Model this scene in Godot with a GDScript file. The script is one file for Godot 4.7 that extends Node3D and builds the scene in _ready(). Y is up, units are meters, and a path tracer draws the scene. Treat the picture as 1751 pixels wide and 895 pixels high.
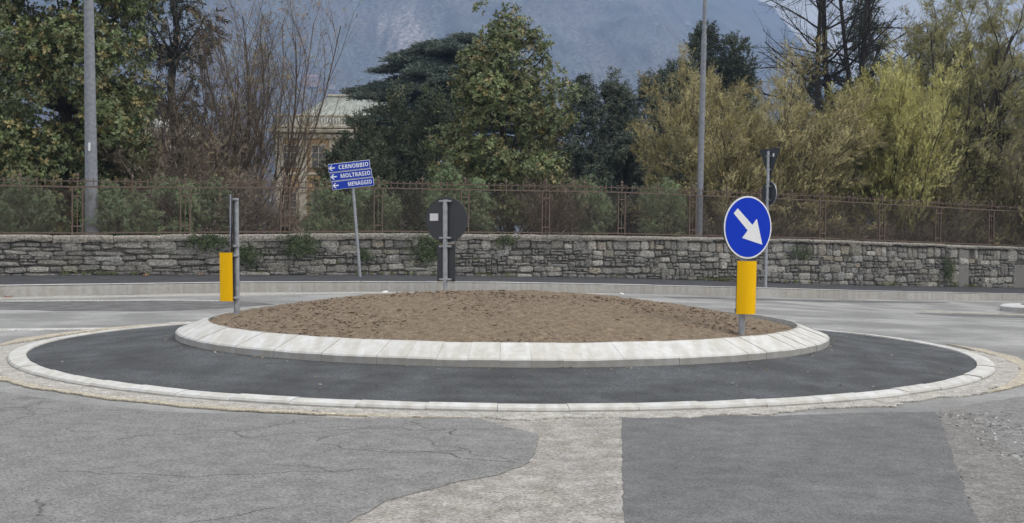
extends Node3D
# A small new roundabout on a sloping street, a dry stone wall with an iron fence, a park with a villa and a hazy mountain.
# x to the east, y up, d metres ahead of the camera (z = -d).

# ------------------------------------------------------------------ mesh buffer
class MB:
	var v := PackedVector3Array()
	var n := PackedVector3Array()
	var uv := PackedVector2Array()
	var c := PackedColorArray()
	var ix := PackedInt32Array()
	var col := Color(1, 1, 1)

	func vtx(p: Vector3, nr: Vector3, t := Vector2.ZERO) -> int:
		v.append(p); n.append(nr); uv.append(t); c.append(col)
		return v.size() - 1

	func tri(a: Vector3, b: Vector3, d: Vector3) -> void:      # counter-clockwise seen from its front
		var nr := (b - a).cross(d - a).normalized()
		var i := v.size()
		for p in [a, b, d]:
			v.append(p); n.append(nr); uv.append(Vector2(p.x, p.z)); c.append(col)
		ix.append_array(PackedInt32Array([i, i + 2, i + 1]))

	func quad(a: Vector3, b: Vector3, d: Vector3, e: Vector3) -> void:
		var nr := (b - a).cross(d - a) + (d - a).cross(e - a)
		nr = nr.normalized()
		var i := v.size()
		for p in [a, b, d, e]:
			v.append(p); n.append(nr); uv.append(Vector2(p.x, p.z)); c.append(col)
		ix.append_array(PackedInt32Array([i, i + 2, i + 1, i, i + 3, i + 2]))

	func face(a: int, b: int, d: int) -> void:                   # indices, counter-clockwise
		ix.append_array(PackedInt32Array([a, d, b]))

	# a box whose upright edges and rims are chamfered by ch
	func box(t: Transform3D, s: Vector3, ch := 0.0) -> void:
		var h := s / 2
		ch = minf(ch, minf(h.x, minf(h.y, h.z)) * 0.9)
		if ch <= 0.0:
			var P := func(x, y, z): return t * Vector3(x * h.x, y * h.y, z * h.z)
			quad(P.call(-1, -1, 1), P.call(1, -1, 1), P.call(1, 1, 1), P.call(-1, 1, 1))
			quad(P.call(1, -1, -1), P.call(-1, -1, -1), P.call(-1, 1, -1), P.call(1, 1, -1))
			quad(P.call(1, -1, 1), P.call(1, -1, -1), P.call(1, 1, -1), P.call(1, 1, 1))
			quad(P.call(-1, -1, -1), P.call(-1, -1, 1), P.call(-1, 1, 1), P.call(-1, 1, -1))
			quad(P.call(-1, 1, 1), P.call(1, 1, 1), P.call(1, 1, -1), P.call(-1, 1, -1))
			quad(P.call(-1, -1, -1), P.call(1, -1, -1), P.call(1, -1, 1), P.call(-1, -1, 1))
			return
		var rings := [[h.y - 0.0, ch], [h.y - ch, 0.0], [-h.y + ch, 0.0], [-h.y, ch]]
		var R := []
		for r in rings:
			var x: float = h.x - r[1]
			var z: float = h.z - r[1]
			var k := ch * 0.7
			var o := []
			for q in [[x - k, z], [-x + k, z], [-x, z - k], [-x, -z + k], [-x + k, -z], [x - k, -z], [x, -z + k], [x, z - k]]:
				o.append(t * Vector3(q[0], r[0], q[1]))
			R.append(o)
		for i in 3:
			for j in 8:
				var j2 := (j + 1) % 8
				quad(R[i + 1][j2], R[i + 1][j], R[i][j], R[i][j2])
		for j in range(1, 7):
			tri(R[0][0], R[0][j + 1], R[0][j])
			tri(R[3][0], R[3][j], R[3][j + 1])

	func tube(pts: Array, radii: Array, sides := 6, capped := false) -> void:
		var m := pts.size()
		var first := v.size()
		var side := Vector3.ZERO
		for i in m:
			var dir: Vector3 = (pts[mini(i + 1, m - 1)] - pts[maxi(i - 1, 0)]).normalized()
			if i == 0:
				side = dir.cross(Vector3.RIGHT if absf(dir.x) < 0.8 else Vector3.FORWARD).normalized()
			side = (side - dir * side.dot(dir)).normalized()
			var up := dir.cross(side)
			for k in sides + 1:
				var a := TAU * k / sides
				var o := side * cos(a) + up * sin(a)
				vtx(pts[i] + o * radii[i], o, Vector2(float(k) / sides, i * 0.3))
		for i in m - 1:
			for k in sides:
				var a := first + i * (sides + 1) + k
				var b := a + sides + 1
				face(a, a + 1, b + 1)
				face(a, b + 1, b)
		if capped:
			for e in [0, m - 1]:
				var dir2: Vector3 = (pts[1] - pts[0]).normalized() * -1.0 if e == 0 else (pts[m - 1] - pts[m - 2]).normalized()
				var ce := vtx(pts[e], dir2)
				var ring := []
				for k in sides + 1:
					ring.append(vtx(v[first + e * (sides + 1) + k], dir2))
				for k in sides:
					if e == 0:
						face(ce, ring[k + 1], ring[k])
					else:
						face(ce, ring[k], ring[k + 1])

	# extrude an outline (counter-clockwise in its x-y plane) from z0 to z1 (towards +z)
	func plate(t: Transform3D, o: PackedVector2Array, z0: float, z1: float, back := true) -> void:
		var tr := Geometry2D.triangulate_polygon(o)
		for i in range(0, tr.size(), 3):
			var p := [o[tr[i]], o[tr[i + 1]], o[tr[i + 2]]]
			if (p[1] - p[0]).cross(p[2] - p[0]) < 0:
				p.reverse()
			tri(t * Vector3(p[0].x, p[0].y, z1), t * Vector3(p[1].x, p[1].y, z1), t * Vector3(p[2].x, p[2].y, z1))
			if back:
				tri(t * Vector3(p[2].x, p[2].y, z0), t * Vector3(p[1].x, p[1].y, z0), t * Vector3(p[0].x, p[0].y, z0))
		for i in o.size():
			var a := o[i]
			var b := o[(i + 1) % o.size()]
			quad(t * Vector3(a.x, a.y, z0), t * Vector3(b.x, b.y, z0), t * Vector3(b.x, b.y, z1), t * Vector3(a.x, a.y, z1))

	func mesh(mat: Material = null) -> ArrayMesh:
		var a := []
		a.resize(Mesh.ARRAY_MAX)
		a[Mesh.ARRAY_VERTEX] = v
		a[Mesh.ARRAY_NORMAL] = n
		a[Mesh.ARRAY_TEX_UV] = uv
		a[Mesh.ARRAY_TEX_UV2] = uv
		a[Mesh.ARRAY_COLOR] = c
		a[Mesh.ARRAY_INDEX] = ix
		var m := ArrayMesh.new()
		m.add_surface_from_arrays(Mesh.PRIMITIVE_TRIANGLES, a)
		if mat:
			m.surface_set_material(0, mat)
		return m

# ------------------------------------------------------------------ naming
var names := {}
func numbered(called: String) -> String:
	var k: int = names.get(called, -1) + 1
	names[called] = k
	return called if k == 0 else "%s_%03d" % [called, k]

func tag(o: Node, label: String, category := "", group := "", kind := "") -> Node:
	if label: o.set_meta("label", label)
	if category: o.set_meta("category", category)
	if group: o.set_meta("group", group)
	if kind: o.set_meta("kind", kind)
	return o

func thing(called: String, at: Vector3, label: String, category: String, group := "", kind := "") -> Node3D:
	var o := Node3D.new()
	o.name = numbered(called)
	o.position = at
	add_child(o)
	tag(o, label, category, group, kind)
	return o

func part(called: String, m: Mesh, parent: Node3D, mat: Material = null, at := Transform3D.IDENTITY) -> MeshInstance3D:
	var o := MeshInstance3D.new()
	o.name = called
	if parent == self:
		o.name = numbered(called)
	else:
		var key := "parts_of_%d" % parent.get_instance_id() + called
		var k: int = names.get(key, -1) + 1
		names[key] = k
		if k > 0:
			o.name = "%s_%03d" % [called, k]
	o.mesh = m
	o.transform = at
	if mat:
		o.material_override = mat
	parent.add_child(o, true)
	return o

func struct(called: String, m: Mesh, mat: Material, label: String, category: String) -> MeshInstance3D:
	var o := part(called, m, self, mat)
	tag(o, label, category, "", "structure")
	return o

func lin(r: float, g: float, b: float) -> Color:       # linear base colour -> what albedo_color wants
	return Color(r, g, b).linear_to_srgb()

func plain(col: Color, rough := 0.8, metal := 0.0) -> StandardMaterial3D:
	var m := StandardMaterial3D.new()
	m.albedo_color = col
	m.roughness = rough
	m.metallic = metal
	return m

func V(x: float, y: float, d: float) -> Vector3:
	return Vector3(x, y, -d)

# ------------------------------------------------------------------ computed textures
func grain(size: int, sd: int, base: float, fine: float, soft: float, freq: float, specks: float, speck_to: float, pits: float, pit_to: float) -> ImageTexture:
	# a seamless grey texture: soft mottling + per-pixel aggregate + bright specks and dark pits
	var fn := FastNoiseLite.new()
	fn.seed = sd
	fn.frequency = freq
	fn.fractal_octaves = 4
	var im := fn.get_seamless_image(size, size)
	im.convert(Image.FORMAT_L8)
	var d := im.get_data()
	var r := RandomNumberGenerator.new()
	r.seed = sd
	var last := 0.0
	for i in d.size():
		var w := r.randf() - 0.5
		var x := base + soft * (d[i] / 255.0 - 0.5) + fine * (w * 0.7 + last * 0.5)
		last = w
		d[i] = clampi(int(x * 255.0), 0, 255)
	for k in int(specks * size * size):
		var p := r.randi() % (size * size)
		var val := int(255 * lerpf(base, speck_to, r.randf()))
		d[p] = val
		if r.randf() < 0.6: d[(p + 1) % d.size()] = val
		if r.randf() < 0.4: d[(p + size) % d.size()] = val
	for k in int(pits * size * size):
		var p := r.randi() % (size * size)
		var val := int(255 * lerpf(base, pit_to, r.randf()))
		d[p] = val
		if r.randf() < 0.6: d[(p + 1) % d.size()] = val
		if r.randf() < 0.4: d[(p + size) % d.size()] = val
	var out := Image.create_from_data(size, size, false, Image.FORMAT_L8, d)
	out.convert(Image.FORMAT_RGB8)
	return ImageTexture.create_from_image(out)

func cloudy(size: int, sd: int, freq: float, lo: Color, hi: Color, octaves := 4, kind := FastNoiseLite.TYPE_SIMPLEX_SMOOTH) -> NoiseTexture2D:
	var fn := FastNoiseLite.new()
	fn.seed = sd
	fn.noise_type = kind
	fn.frequency = freq
	fn.fractal_octaves = octaves
	var t := NoiseTexture2D.new()
	t.width = size
	t.height = size
	t.seamless = true
	t.noise = fn
	var g := Gradient.new()
	g.set_color(0, lo)
	g.set_color(1, hi)
	g.set_offset(0, 0.25)
	g.set_offset(1, 0.75)
	t.color_ramp = g
	return t

func crack_map(size: int, sd: int, count: int) -> ImageTexture:
	# white, with thin dark wandering cracks (multiplied onto old asphalt)
	var im := Image.create(size, size, false, Image.FORMAT_L8)
	im.fill(Color(1, 1, 1))
	var d := im.get_data()
	var r := RandomNumberGenerator.new()
	r.seed = sd
	for k in count:
		var p := Vector2(r.randf() * size, r.randf() * size)
		var a0 := r.randf_range(-0.35, 0.75) if r.randf() < 0.7 else r.randf() * TAU
		var a := a0
		var dark := r.randf_range(0.35, 0.7)
		for s in r.randi_range(20, 190):
			a += (a0 - a) * 0.06 + r.randf_range(-0.4, 0.4)
			p += Vector2(cos(a), sin(a)) * 1.2
			var x := posmod(int(p.x), size)
			var y := posmod(int(p.y), size)
			d[y * size + x] = int(255 * dark)
			if r.randf() < 0.5:
				d[y * size + (x + 1) % size] = int(255 * minf(1.0, dark + 0.2))
	var out := Image.create_from_data(size, size, false, Image.FORMAT_L8, d)
	out.convert(Image.FORMAT_RGB8)
	return ImageTexture.create_from_image(out)

func ground_mat(col: Color, fine: Texture2D, metres: float, coarse: Texture2D, coarse_metres: float, relief := 0.0, rough := 0.9) -> StandardMaterial3D:
	var m := plain(col, rough)
	m.albedo_texture = fine
	m.uv1_scale = Vector3.ONE / metres
	if coarse:
		m.detail_enabled = true
		m.detail_albedo = coarse
		m.detail_blend_mode = BaseMaterial3D.BLEND_MODE_MUL
		m.detail_uv_layer = BaseMaterial3D.DETAIL_UV_2
		m.uv2_scale = Vector3.ONE / coarse_metres
	if relief > 0.0:
		m.heightmap_enabled = true
		m.heightmap_texture = fine
		m.heightmap_scale = relief
	m.vertex_color_use_as_albedo = true
	return m

func rocky(col: Color, tex: Texture2D, per_metre: float, relief := 0.6, rough := 0.92) -> StandardMaterial3D:
	var m := plain(col, rough)
	m.albedo_texture = tex
	m.uv1_triplanar = true
	m.uv1_world_triplanar = true
	m.uv1_scale = Vector3.ONE * per_metre
	m.heightmap_enabled = true
	m.heightmap_texture = tex
	m.heightmap_scale = relief
	return m

# ------------------------------------------------------------------ the lie of the land
func steps(t: Array, x: float) -> float:               # piecewise linear through [x, y] pairs
	if x <= t[0][0]: return t[0][1]
	for i in t.size() - 1:
		if x <= t[i + 1][0]:
			return lerpf(t[i][1], t[i + 1][1], (x - t[i][0]) / (t[i + 1][0] - t[i][0]))
	return t[-1][1]

const FALL := [[0.0, 0.0], [2.5, 0.05], [4.36, 0.11], [7.43, 0.25], [14.3, 0.47], [20.0, 0.6], [60.0, 0.9]]
func land(x: float, d: float) -> float:
	return -steps(FALL, x) * smoothstep(14.0, 26.0, d)

const BAY := 2.403                                       # metres between two fence posts
func wall_at(k: float) -> Vector2:                      # (x, d) of the fence line at post number k
	return Vector2(-9.848 + 2.149 * k, 27.4 + 1.075 * k)
func wall_k(x: float) -> float:
	return (x + 9.848) / 2.149
const FOOT := [[-4.0, 0.18], [0.0, 0.2], [3.0, 0.18], [6.0, 0.07], [9.0, -0.17], [12.0, -0.32], [17.0, -0.5]]
const TOP := [[-4.0, 1.02], [0.0, 1.10], [3.0, 1.227], [6.0, 1.252], [9.0, 1.19], [12.0, 1.045], [17.0, 0.85]]
const KERB := [[-30.0, 6.0, 0.19], [-16.0, 16.0, 0.19], [-11.5, 19.6, 0.19], [-9.0, 21.5, 0.195], [-5.5, 24.0, 0.2], [-3.1, 25.0, 0.2], [-0.43, 25.5, 0.2], [2.0, 26.4, 0.15], [4.36, 27.6, 0.08], [7.43, 29.3, -0.03], [11.0, 31.5, -0.155], [14.3, 33.9, -0.277], [18.0, 36.3, -0.36], [30.0, 43.0, -0.5]]
const RC := Vector2(-0.0825, 12.411)                    # centre of the roundabout (x, d)

var wt := Vector3(2.149, 0, -1.075).normalized()         # along the wall
var wn := Vector3(1.075, 0, 2.149).normalized()          # out of the wall, towards the street

# ------------------------------------------------------------------ materials
var M := {}
func materials() -> void:
	var fine := grain(1024, 3, 0.76, 0.36, 0.16, 0.02, 0.012, 1.0, 0.02, 0.35)
	var fine2 := grain(1024, 4, 0.80, 0.22, 0.10, 0.02, 0.006, 1.0, 0.006, 0.5)
	var rough := grain(1024, 5, 0.78, 0.42, 0.16, 0.02, 0.02, 1.0, 0.02, 0.4)
	var worn := cloudy(512, 7, 0.012, Color(0.80, 0.80, 0.80), Color(1, 1, 1), 5)
	var worn2 := cloudy(512, 8, 0.015, Color(0.92, 0.92, 0.92), Color(1, 1, 1), 4)
	var cracks := crack_map(1024, 11, 150)
	var blotch := cloudy(512, 12, 0.03, Color(0.62, 0.60, 0.56), Color(1, 1, 1), 5)
	var blotch2 := cloudy(512, 13, 0.03, Color(0.89, 0.88, 0.86), Color(1, 1, 1), 5)
	M.road = ground_mat(lin(0.56, 0.56, 0.54), fine2, 5.3, worn, 13.0, 0.25)
	M.old_asphalt = ground_mat(lin(0.375, 0.373, 0.358), fine, 4.7, cracks, 8.3, 0.25)
	M.new_asphalt = ground_mat(lin(0.28, 0.283, 0.28), fine, 4.1, worn2, 7.0, 0.15)
	M.dark_asphalt = ground_mat(lin(0.155, 0.166, 0.174), fine, 5.9, worn, 5.0, 0.2)
	M.pavement = ground_mat(lin(0.085, 0.09, 0.10), fine2, 2.0, worn, 6.0, 0.3)
	M.milled = ground_mat(lin(0.62, 0.59, 0.545), rough, 5.1, blotch2, 2.9, 0.1)
	M.cement = ground_mat(lin(0.80, 0.77, 0.715), rough, 5.3, blotch2, 1.6, 0.1)
	M.scar = ground_mat(lin(0.38, 0.37, 0.355), rough, 4.9, blotch2, 1.3, 0.1)
	M.patch = ground_mat(lin(0.27, 0.265, 0.262), fine2, 3.0, worn, 3.0, 0.3)
	M.paint = ground_mat(lin(0.98, 0.98, 0.96), rough, 5.0, blotch2, 2.0, 0.0)
	M.old_yellow = ground_mat(lin(0.88, 0.80, 0.64), rough, 4.2, blotch2, 0.9, 0.0)
	var soil := grain(1024, 15, 0.72, 0.40, 0.22, 0.035, 0.006, 1.0, 0.05, 0.25)
	M.soil = ground_mat(lin(0.455, 0.35, 0.24), soil, 2.6, blotch2, 1.9, 0.5, 1.0)
	M.clod = rocky(lin(0.56, 0.43, 0.31), soil, 1.3, 0.8, 1.0)
	var conc := grain(512, 21, 0.88, 0.10, 0.11, 0.02, 0.002, 0.5, 0.01, 0.55)
	var streak := cloudy(256, 22, 0.012, Color(0.945, 0.935, 0.91), Color(1, 1, 1), 3)
	M.kerb = []
	for t in [[0.82, 0.82, 0.82], [0.79, 0.785, 0.775], [0.85, 0.85, 0.85], [0.81, 0.805, 0.79]]:
		var k := rocky(lin(t[0], t[1], t[2]), conc, 0.9, 0.15, 0.75)
		k.vertex_color_use_as_albedo = true
		k.detail_enabled = true
		k.detail_albedo = streak
		k.detail_blend_mode = BaseMaterial3D.BLEND_MODE_MUL
		k.detail_uv_layer = BaseMaterial3D.DETAIL_UV_2
		k.uv2_scale = Vector3(2.3, 0.5, 1.0)
		M.kerb.append(k)
	var stone_tex := grain(512, 31, 0.72, 0.16, 0.75, 0.03, 0.004, 1.0, 0.02, 0.3)
	M.stone = []
	for t in [[0.23, 0.225, 0.215], [0.30, 0.29, 0.27], [0.18, 0.175, 0.17], [0.40, 0.385, 0.355], [0.24, 0.225, 0.19], [0.28, 0.285, 0.29], [0.13, 0.125, 0.12], [0.50, 0.48, 0.44], [0.31, 0.27, 0.22]]:
		M.stone.append(rocky(lin(0.47 + (t[0] - 0.28) * 1.15, 0.455 + (t[1] - 0.27) * 1.15, 0.42 + (t[2] - 0.255) * 1.15), stone_tex, 1.1, 1.2))
	M.stone_mix = rocky(lin(0.33, 0.32, 0.30), stone_tex, 1.1, 1.2)
	M.stone_mix.vertex_color_use_as_albedo = true
	M.mortar = rocky(lin(0.22, 0.21, 0.185), stone_tex, 1.7, 2.0)
	M.render = rocky(lin(0.24, 0.235, 0.22), conc, 1.0, 1.0)
	M.coping = []
	for t in [[0.52, 0.49, 0.43], [0.58, 0.55, 0.49], [0.46, 0.44, 0.39], [0.55, 0.51, 0.45]]:
		M.coping.append(rocky(lin(t[0], t[1], t[2]), stone_tex, 0.9, 1.2))
	var rust := cloudy(256, 41, 0.05, Color(0.7, 0.66, 0.62), Color(1, 1, 1), 4)
	M.iron = rocky(lin(0.165, 0.122, 0.102), rust, 2.0, 0.1, 0.75)
	M.wire = plain(lin(0.125, 0.10, 0.085), 0.8)
	var galv := cloudy(256, 42, 0.03, Color(0.86, 0.86, 0.88), Color(1, 1, 1), 4)
	M.galv = rocky(lin(0.36, 0.38, 0.40), galv, 1.3, 0.02, 0.5)
	M.galv.metallic = 0.35
	M.post = rocky(lin(0.235, 0.25, 0.275), galv, 0.9, 0.02, 0.6)
	M.white = plain(lin(0.72, 0.73, 0.74), 0.35)
	M.blue = plain(lin(0.004, 0.036, 0.46), 0.45)
	M.blue2 = plain(lin(0.012, 0.048, 0.40), 0.35)
	M.letter = plain(lin(0.74, 0.77, 0.80), 0.4)
	M.yellow = plain(lin(0.80, 0.455, 0.004), 0.55)
	M.yellow.metallic_specular = 0.2
	M.blue.metallic_specular = 0.25
	M.blue2.metallic_specular = 0.25
	M.sign_back = plain(lin(0.030, 0.034, 0.040), 0.55)
	M.sticker = plain(lin(0.62, 0.62, 0.66), 0.5)
	var bark := grain(256, 51, 0.7, 0.2, 0.8, 0.05, 0.0, 1.0, 0.03, 0.3)
	M.bark = rocky(lin(0.105, 0.085, 0.068), bark, 1.5, 2.0)
	M.bark_red = rocky(lin(0.23, 0.175, 0.13), bark, 1.5, 1.0)
	M.bark_dark = rocky(lin(0.060, 0.052, 0.046), bark, 1.5, 1.0)
	M.bark_gold = rocky(lin(0.15, 0.125, 0.075), bark, 1.5, 1.0)
	M.glossy = leaf_mat(0.42, 0.10)
	M.leaf = leaf_mat(0.65, 0.2)
	M.needle = leaf_mat(0.75, 0.05)
	M.bud = leaf_mat(0.7, 0.35)

func leaf_mat(rough: float, through: float) -> StandardMaterial3D:
	var m := plain(Color(1, 1, 1), rough)
	m.vertex_color_use_as_albedo = true
	m.cull_mode = BaseMaterial3D.CULL_DISABLED
	m.backlight_enabled = through > 0.0
	m.backlight = Color(through, through, through * 0.6)
	return m

# ------------------------------------------------------------------ roads, pavement, roundabout
func sheet(xs: Array, ds: Array, h: Callable) -> MB:
	var b := MB.new()
	for d in ds:
		for x in xs:
			var y: float = h.call(x, d)
			var e := 0.3
			var nr := Vector3(h.call(x - e, d) - h.call(x + e, d), 2 * e, -(h.call(x, d - e) - h.call(x, d + e))).normalized()
			b.vtx(V(x, y, d), nr, Vector2(x, d))
	var w := xs.size()
	for j in ds.size() - 1:
		for i in w - 1:
			var a := j * w + i
			b.face(a, a + 1, a + w + 1)
			b.face(a, a + w + 1, a + w)
	return b

func range_f(a: float, b: float, st: float) -> Array:
	var o := []
	var n := int(ceil((b - a) / st))
	for i in n + 1:
		o.append(lerpf(a, b, float(i) / n))
	return o

# a thin layer of surfacing with a ragged edge; pts are (x, d)
func patch(called: String, pts: Array, lift: float, mat: Material, jag: float, step: float, sd: int, label: String, category: String) -> void:
	var r := RandomNumberGenerator.new()
	r.seed = sd
	var o := PackedVector2Array()
	for i in pts.size():
		var a: Vector2 = pts[i]
		var b: Vector2 = pts[(i + 1) % pts.size()]
		var n := maxi(1, int(a.distance_to(b) / step))
		var nr := (b - a).orthogonal().normalized()
		for k in n:
			o.append(a.lerp(b, float(k) / n) + nr * r.randf_range(-jag, jag))
	var tr := Geometry2D.triangulate_polygon(o)
	var m := MB.new()
	for p in o:
		m.vtx(V(p.x, land(p.x, p.y) + lift, p.y), Vector3.UP, p)
	for i in range(0, tr.size(), 3):
		var a := tr[i]
		var b := tr[i + 1]
		var c := tr[i + 2]
		if (o[b] - o[a]).cross(o[c] - o[a]) < 0:
			m.face(a, c, b)
		else:
			m.face(a, b, c)
	for i in o.size():
		var p := o[i]
		var q := o[(i + 1) % o.size()]
		var y := land(p.x, p.y) + lift
		var y2 := land(q.x, q.y) + lift
		m.quad(V(p.x, y - 0.02, p.y), V(q.x, y2 - 0.02, q.y), V(q.x, y2, q.y), V(p.x, y, p.y))
	struct(called, m.mesh(), mat, label, category)

# a ragged ring sector round the roundabout's centre
func arc_patch(called: String, r0: float, r1: float, a0: float, a1: float, jag0: float, jag1: float, lift: float, mat: Material, sd: int, label: String, category: String) -> void:
	var r := RandomNumberGenerator.new()
	r.seed = sd
	var fn := FastNoiseLite.new()
	fn.seed = sd
	fn.frequency = 1.3
	fn.fractal_octaves = 4
	var m := MB.new()
	var n := int(absf(a1 - a0) * r1 / 0.07)
	for i in n + 1:
		var a := lerpf(a0, a1, float(i) / n)
		var end := minf(1.0, minf(i, n - i) / 12.0)
		var f := fn.get_noise_2d(cos(a) * r1, sin(a) * r1)
		var mid := (r0 + r1) / 2
		var ri := lerpf(mid, r0 + jag0 * (fn.get_noise_2d(cos(a) * 9 + 50, sin(a) * 9) + r.randf_range(-0.3, 0.3)), end)
		var ro := lerpf(mid, r1 + jag1 * (f * 1.6 + r.randf_range(-0.35, 0.35)), end)
		for q in [ri, ro]:
			var x: float = RC.x + cos(a) * q
			var d: float = RC.y + sin(a) * q
			m.vtx(V(x, land(x, d) + lift, d), Vector3.UP, Vector2(x, d))
	for i in n:
		m.face(i * 2, i * 2 + 1, i * 2 + 3)
		m.face(i * 2, i * 2 + 3, i * 2 + 2)
	for i in n:
		var a: Vector3 = m.v[i * 2 + 1]
		var b: Vector3 = m.v[i * 2 + 3]
		m.quad(a - Vector3(0, 0.009, 0), b - Vector3(0, 0.009, 0), b, a)
		a = m.v[i * 2]
		b = m.v[i * 2 + 2]
		m.quad(b - Vector3(0, 0.012, 0), a - Vector3(0, 0.012, 0), a, b)
	struct(called, m.mesh(), mat, label, category)

func revolve(profile: Array, segs: int) -> MB:           # profile of (r, y), outward first; for the apron
	var m := MB.new()
	var fn := FastNoiseLite.new()
	fn.seed = 12
	fn.frequency = 0.8
	fn.fractal_octaves = 4
	for s in segs + 1:
		var a := TAU * s / segs
		for p in profile:
			# tyre dust in rings, and soil washed off the island along its kerb
			var sx := fn.get_noise_2d(cos(a) * p.x * 0.6, sin(a) * p.x * 0.6)
			var ring_ := fn.get_noise_2d(p.x * 5.0, a * 0.35 + 40.0)
			var soil := clampf((3.36 + sx * 0.25 - p.x) / 0.14, 0.0, 1.0) * clampf(0.5 + sx * 2.5, 0.0, 1.0)
			var t := 1.0 + 0.45 * sx + 0.25 * ring_
			m.col = Color(t, t, t).lerp(Color(2.0, 1.6, 1.25), soil * 0.8)
			m.vtx(V(RC.x + cos(a) * p.x, p.y, RC.y + sin(a) * p.x), Vector3(cos(a) * 0.08, 1, -sin(a) * 0.08).normalized(), Vector2(RC.x + cos(a) * p.x, RC.y + sin(a) * p.x))
	var w := profile.size()
	for s in segs:
		for j in w - 1:
			var a := s * w + j
			m.face(a, a + w, a + w + 1)
			m.face(a, a + w + 1, a + 1)
	return m

# one kerb stone of a ring: profile of (r, y, tone), swept from angle a0 to a1
func ring_stone(profile: Array, a0: float, a1: float, wob: float, r: RandomNumberGenerator) -> MB:
	var m := MB.new()
	var dy0 := r.randf_range(-wob, wob)
	var dy1 := r.randf_range(-wob, wob)
	var dr := r.randf_range(-wob, wob)
	var P := []
	for k in 3:
		var f := k / 2.0
		var a := lerpf(a0, a1, f)
		var row := []
		for p in profile:
			var q: float = p[0] + dr
			row.append(V(RC.x + cos(a) * q, p[1] + (lerpf(dy0, dy1, f) if p[1] > 0.0 else 0.0), RC.y + sin(a) * q))
		P.append(row)
	for k in 2:
		for j in profile.size() - 1:
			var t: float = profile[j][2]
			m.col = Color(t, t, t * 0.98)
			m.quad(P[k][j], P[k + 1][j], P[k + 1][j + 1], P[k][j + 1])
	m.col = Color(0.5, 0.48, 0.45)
	for k in [0, 2]:
		for j in range(1, profile.size() - 1):
			if k == 0:
				m.tri(P[k][0], P[k][j + 1], P[k][j])
			else:
				m.tri(P[k][0], P[k][j], P[k][j + 1])
	return m

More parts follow.
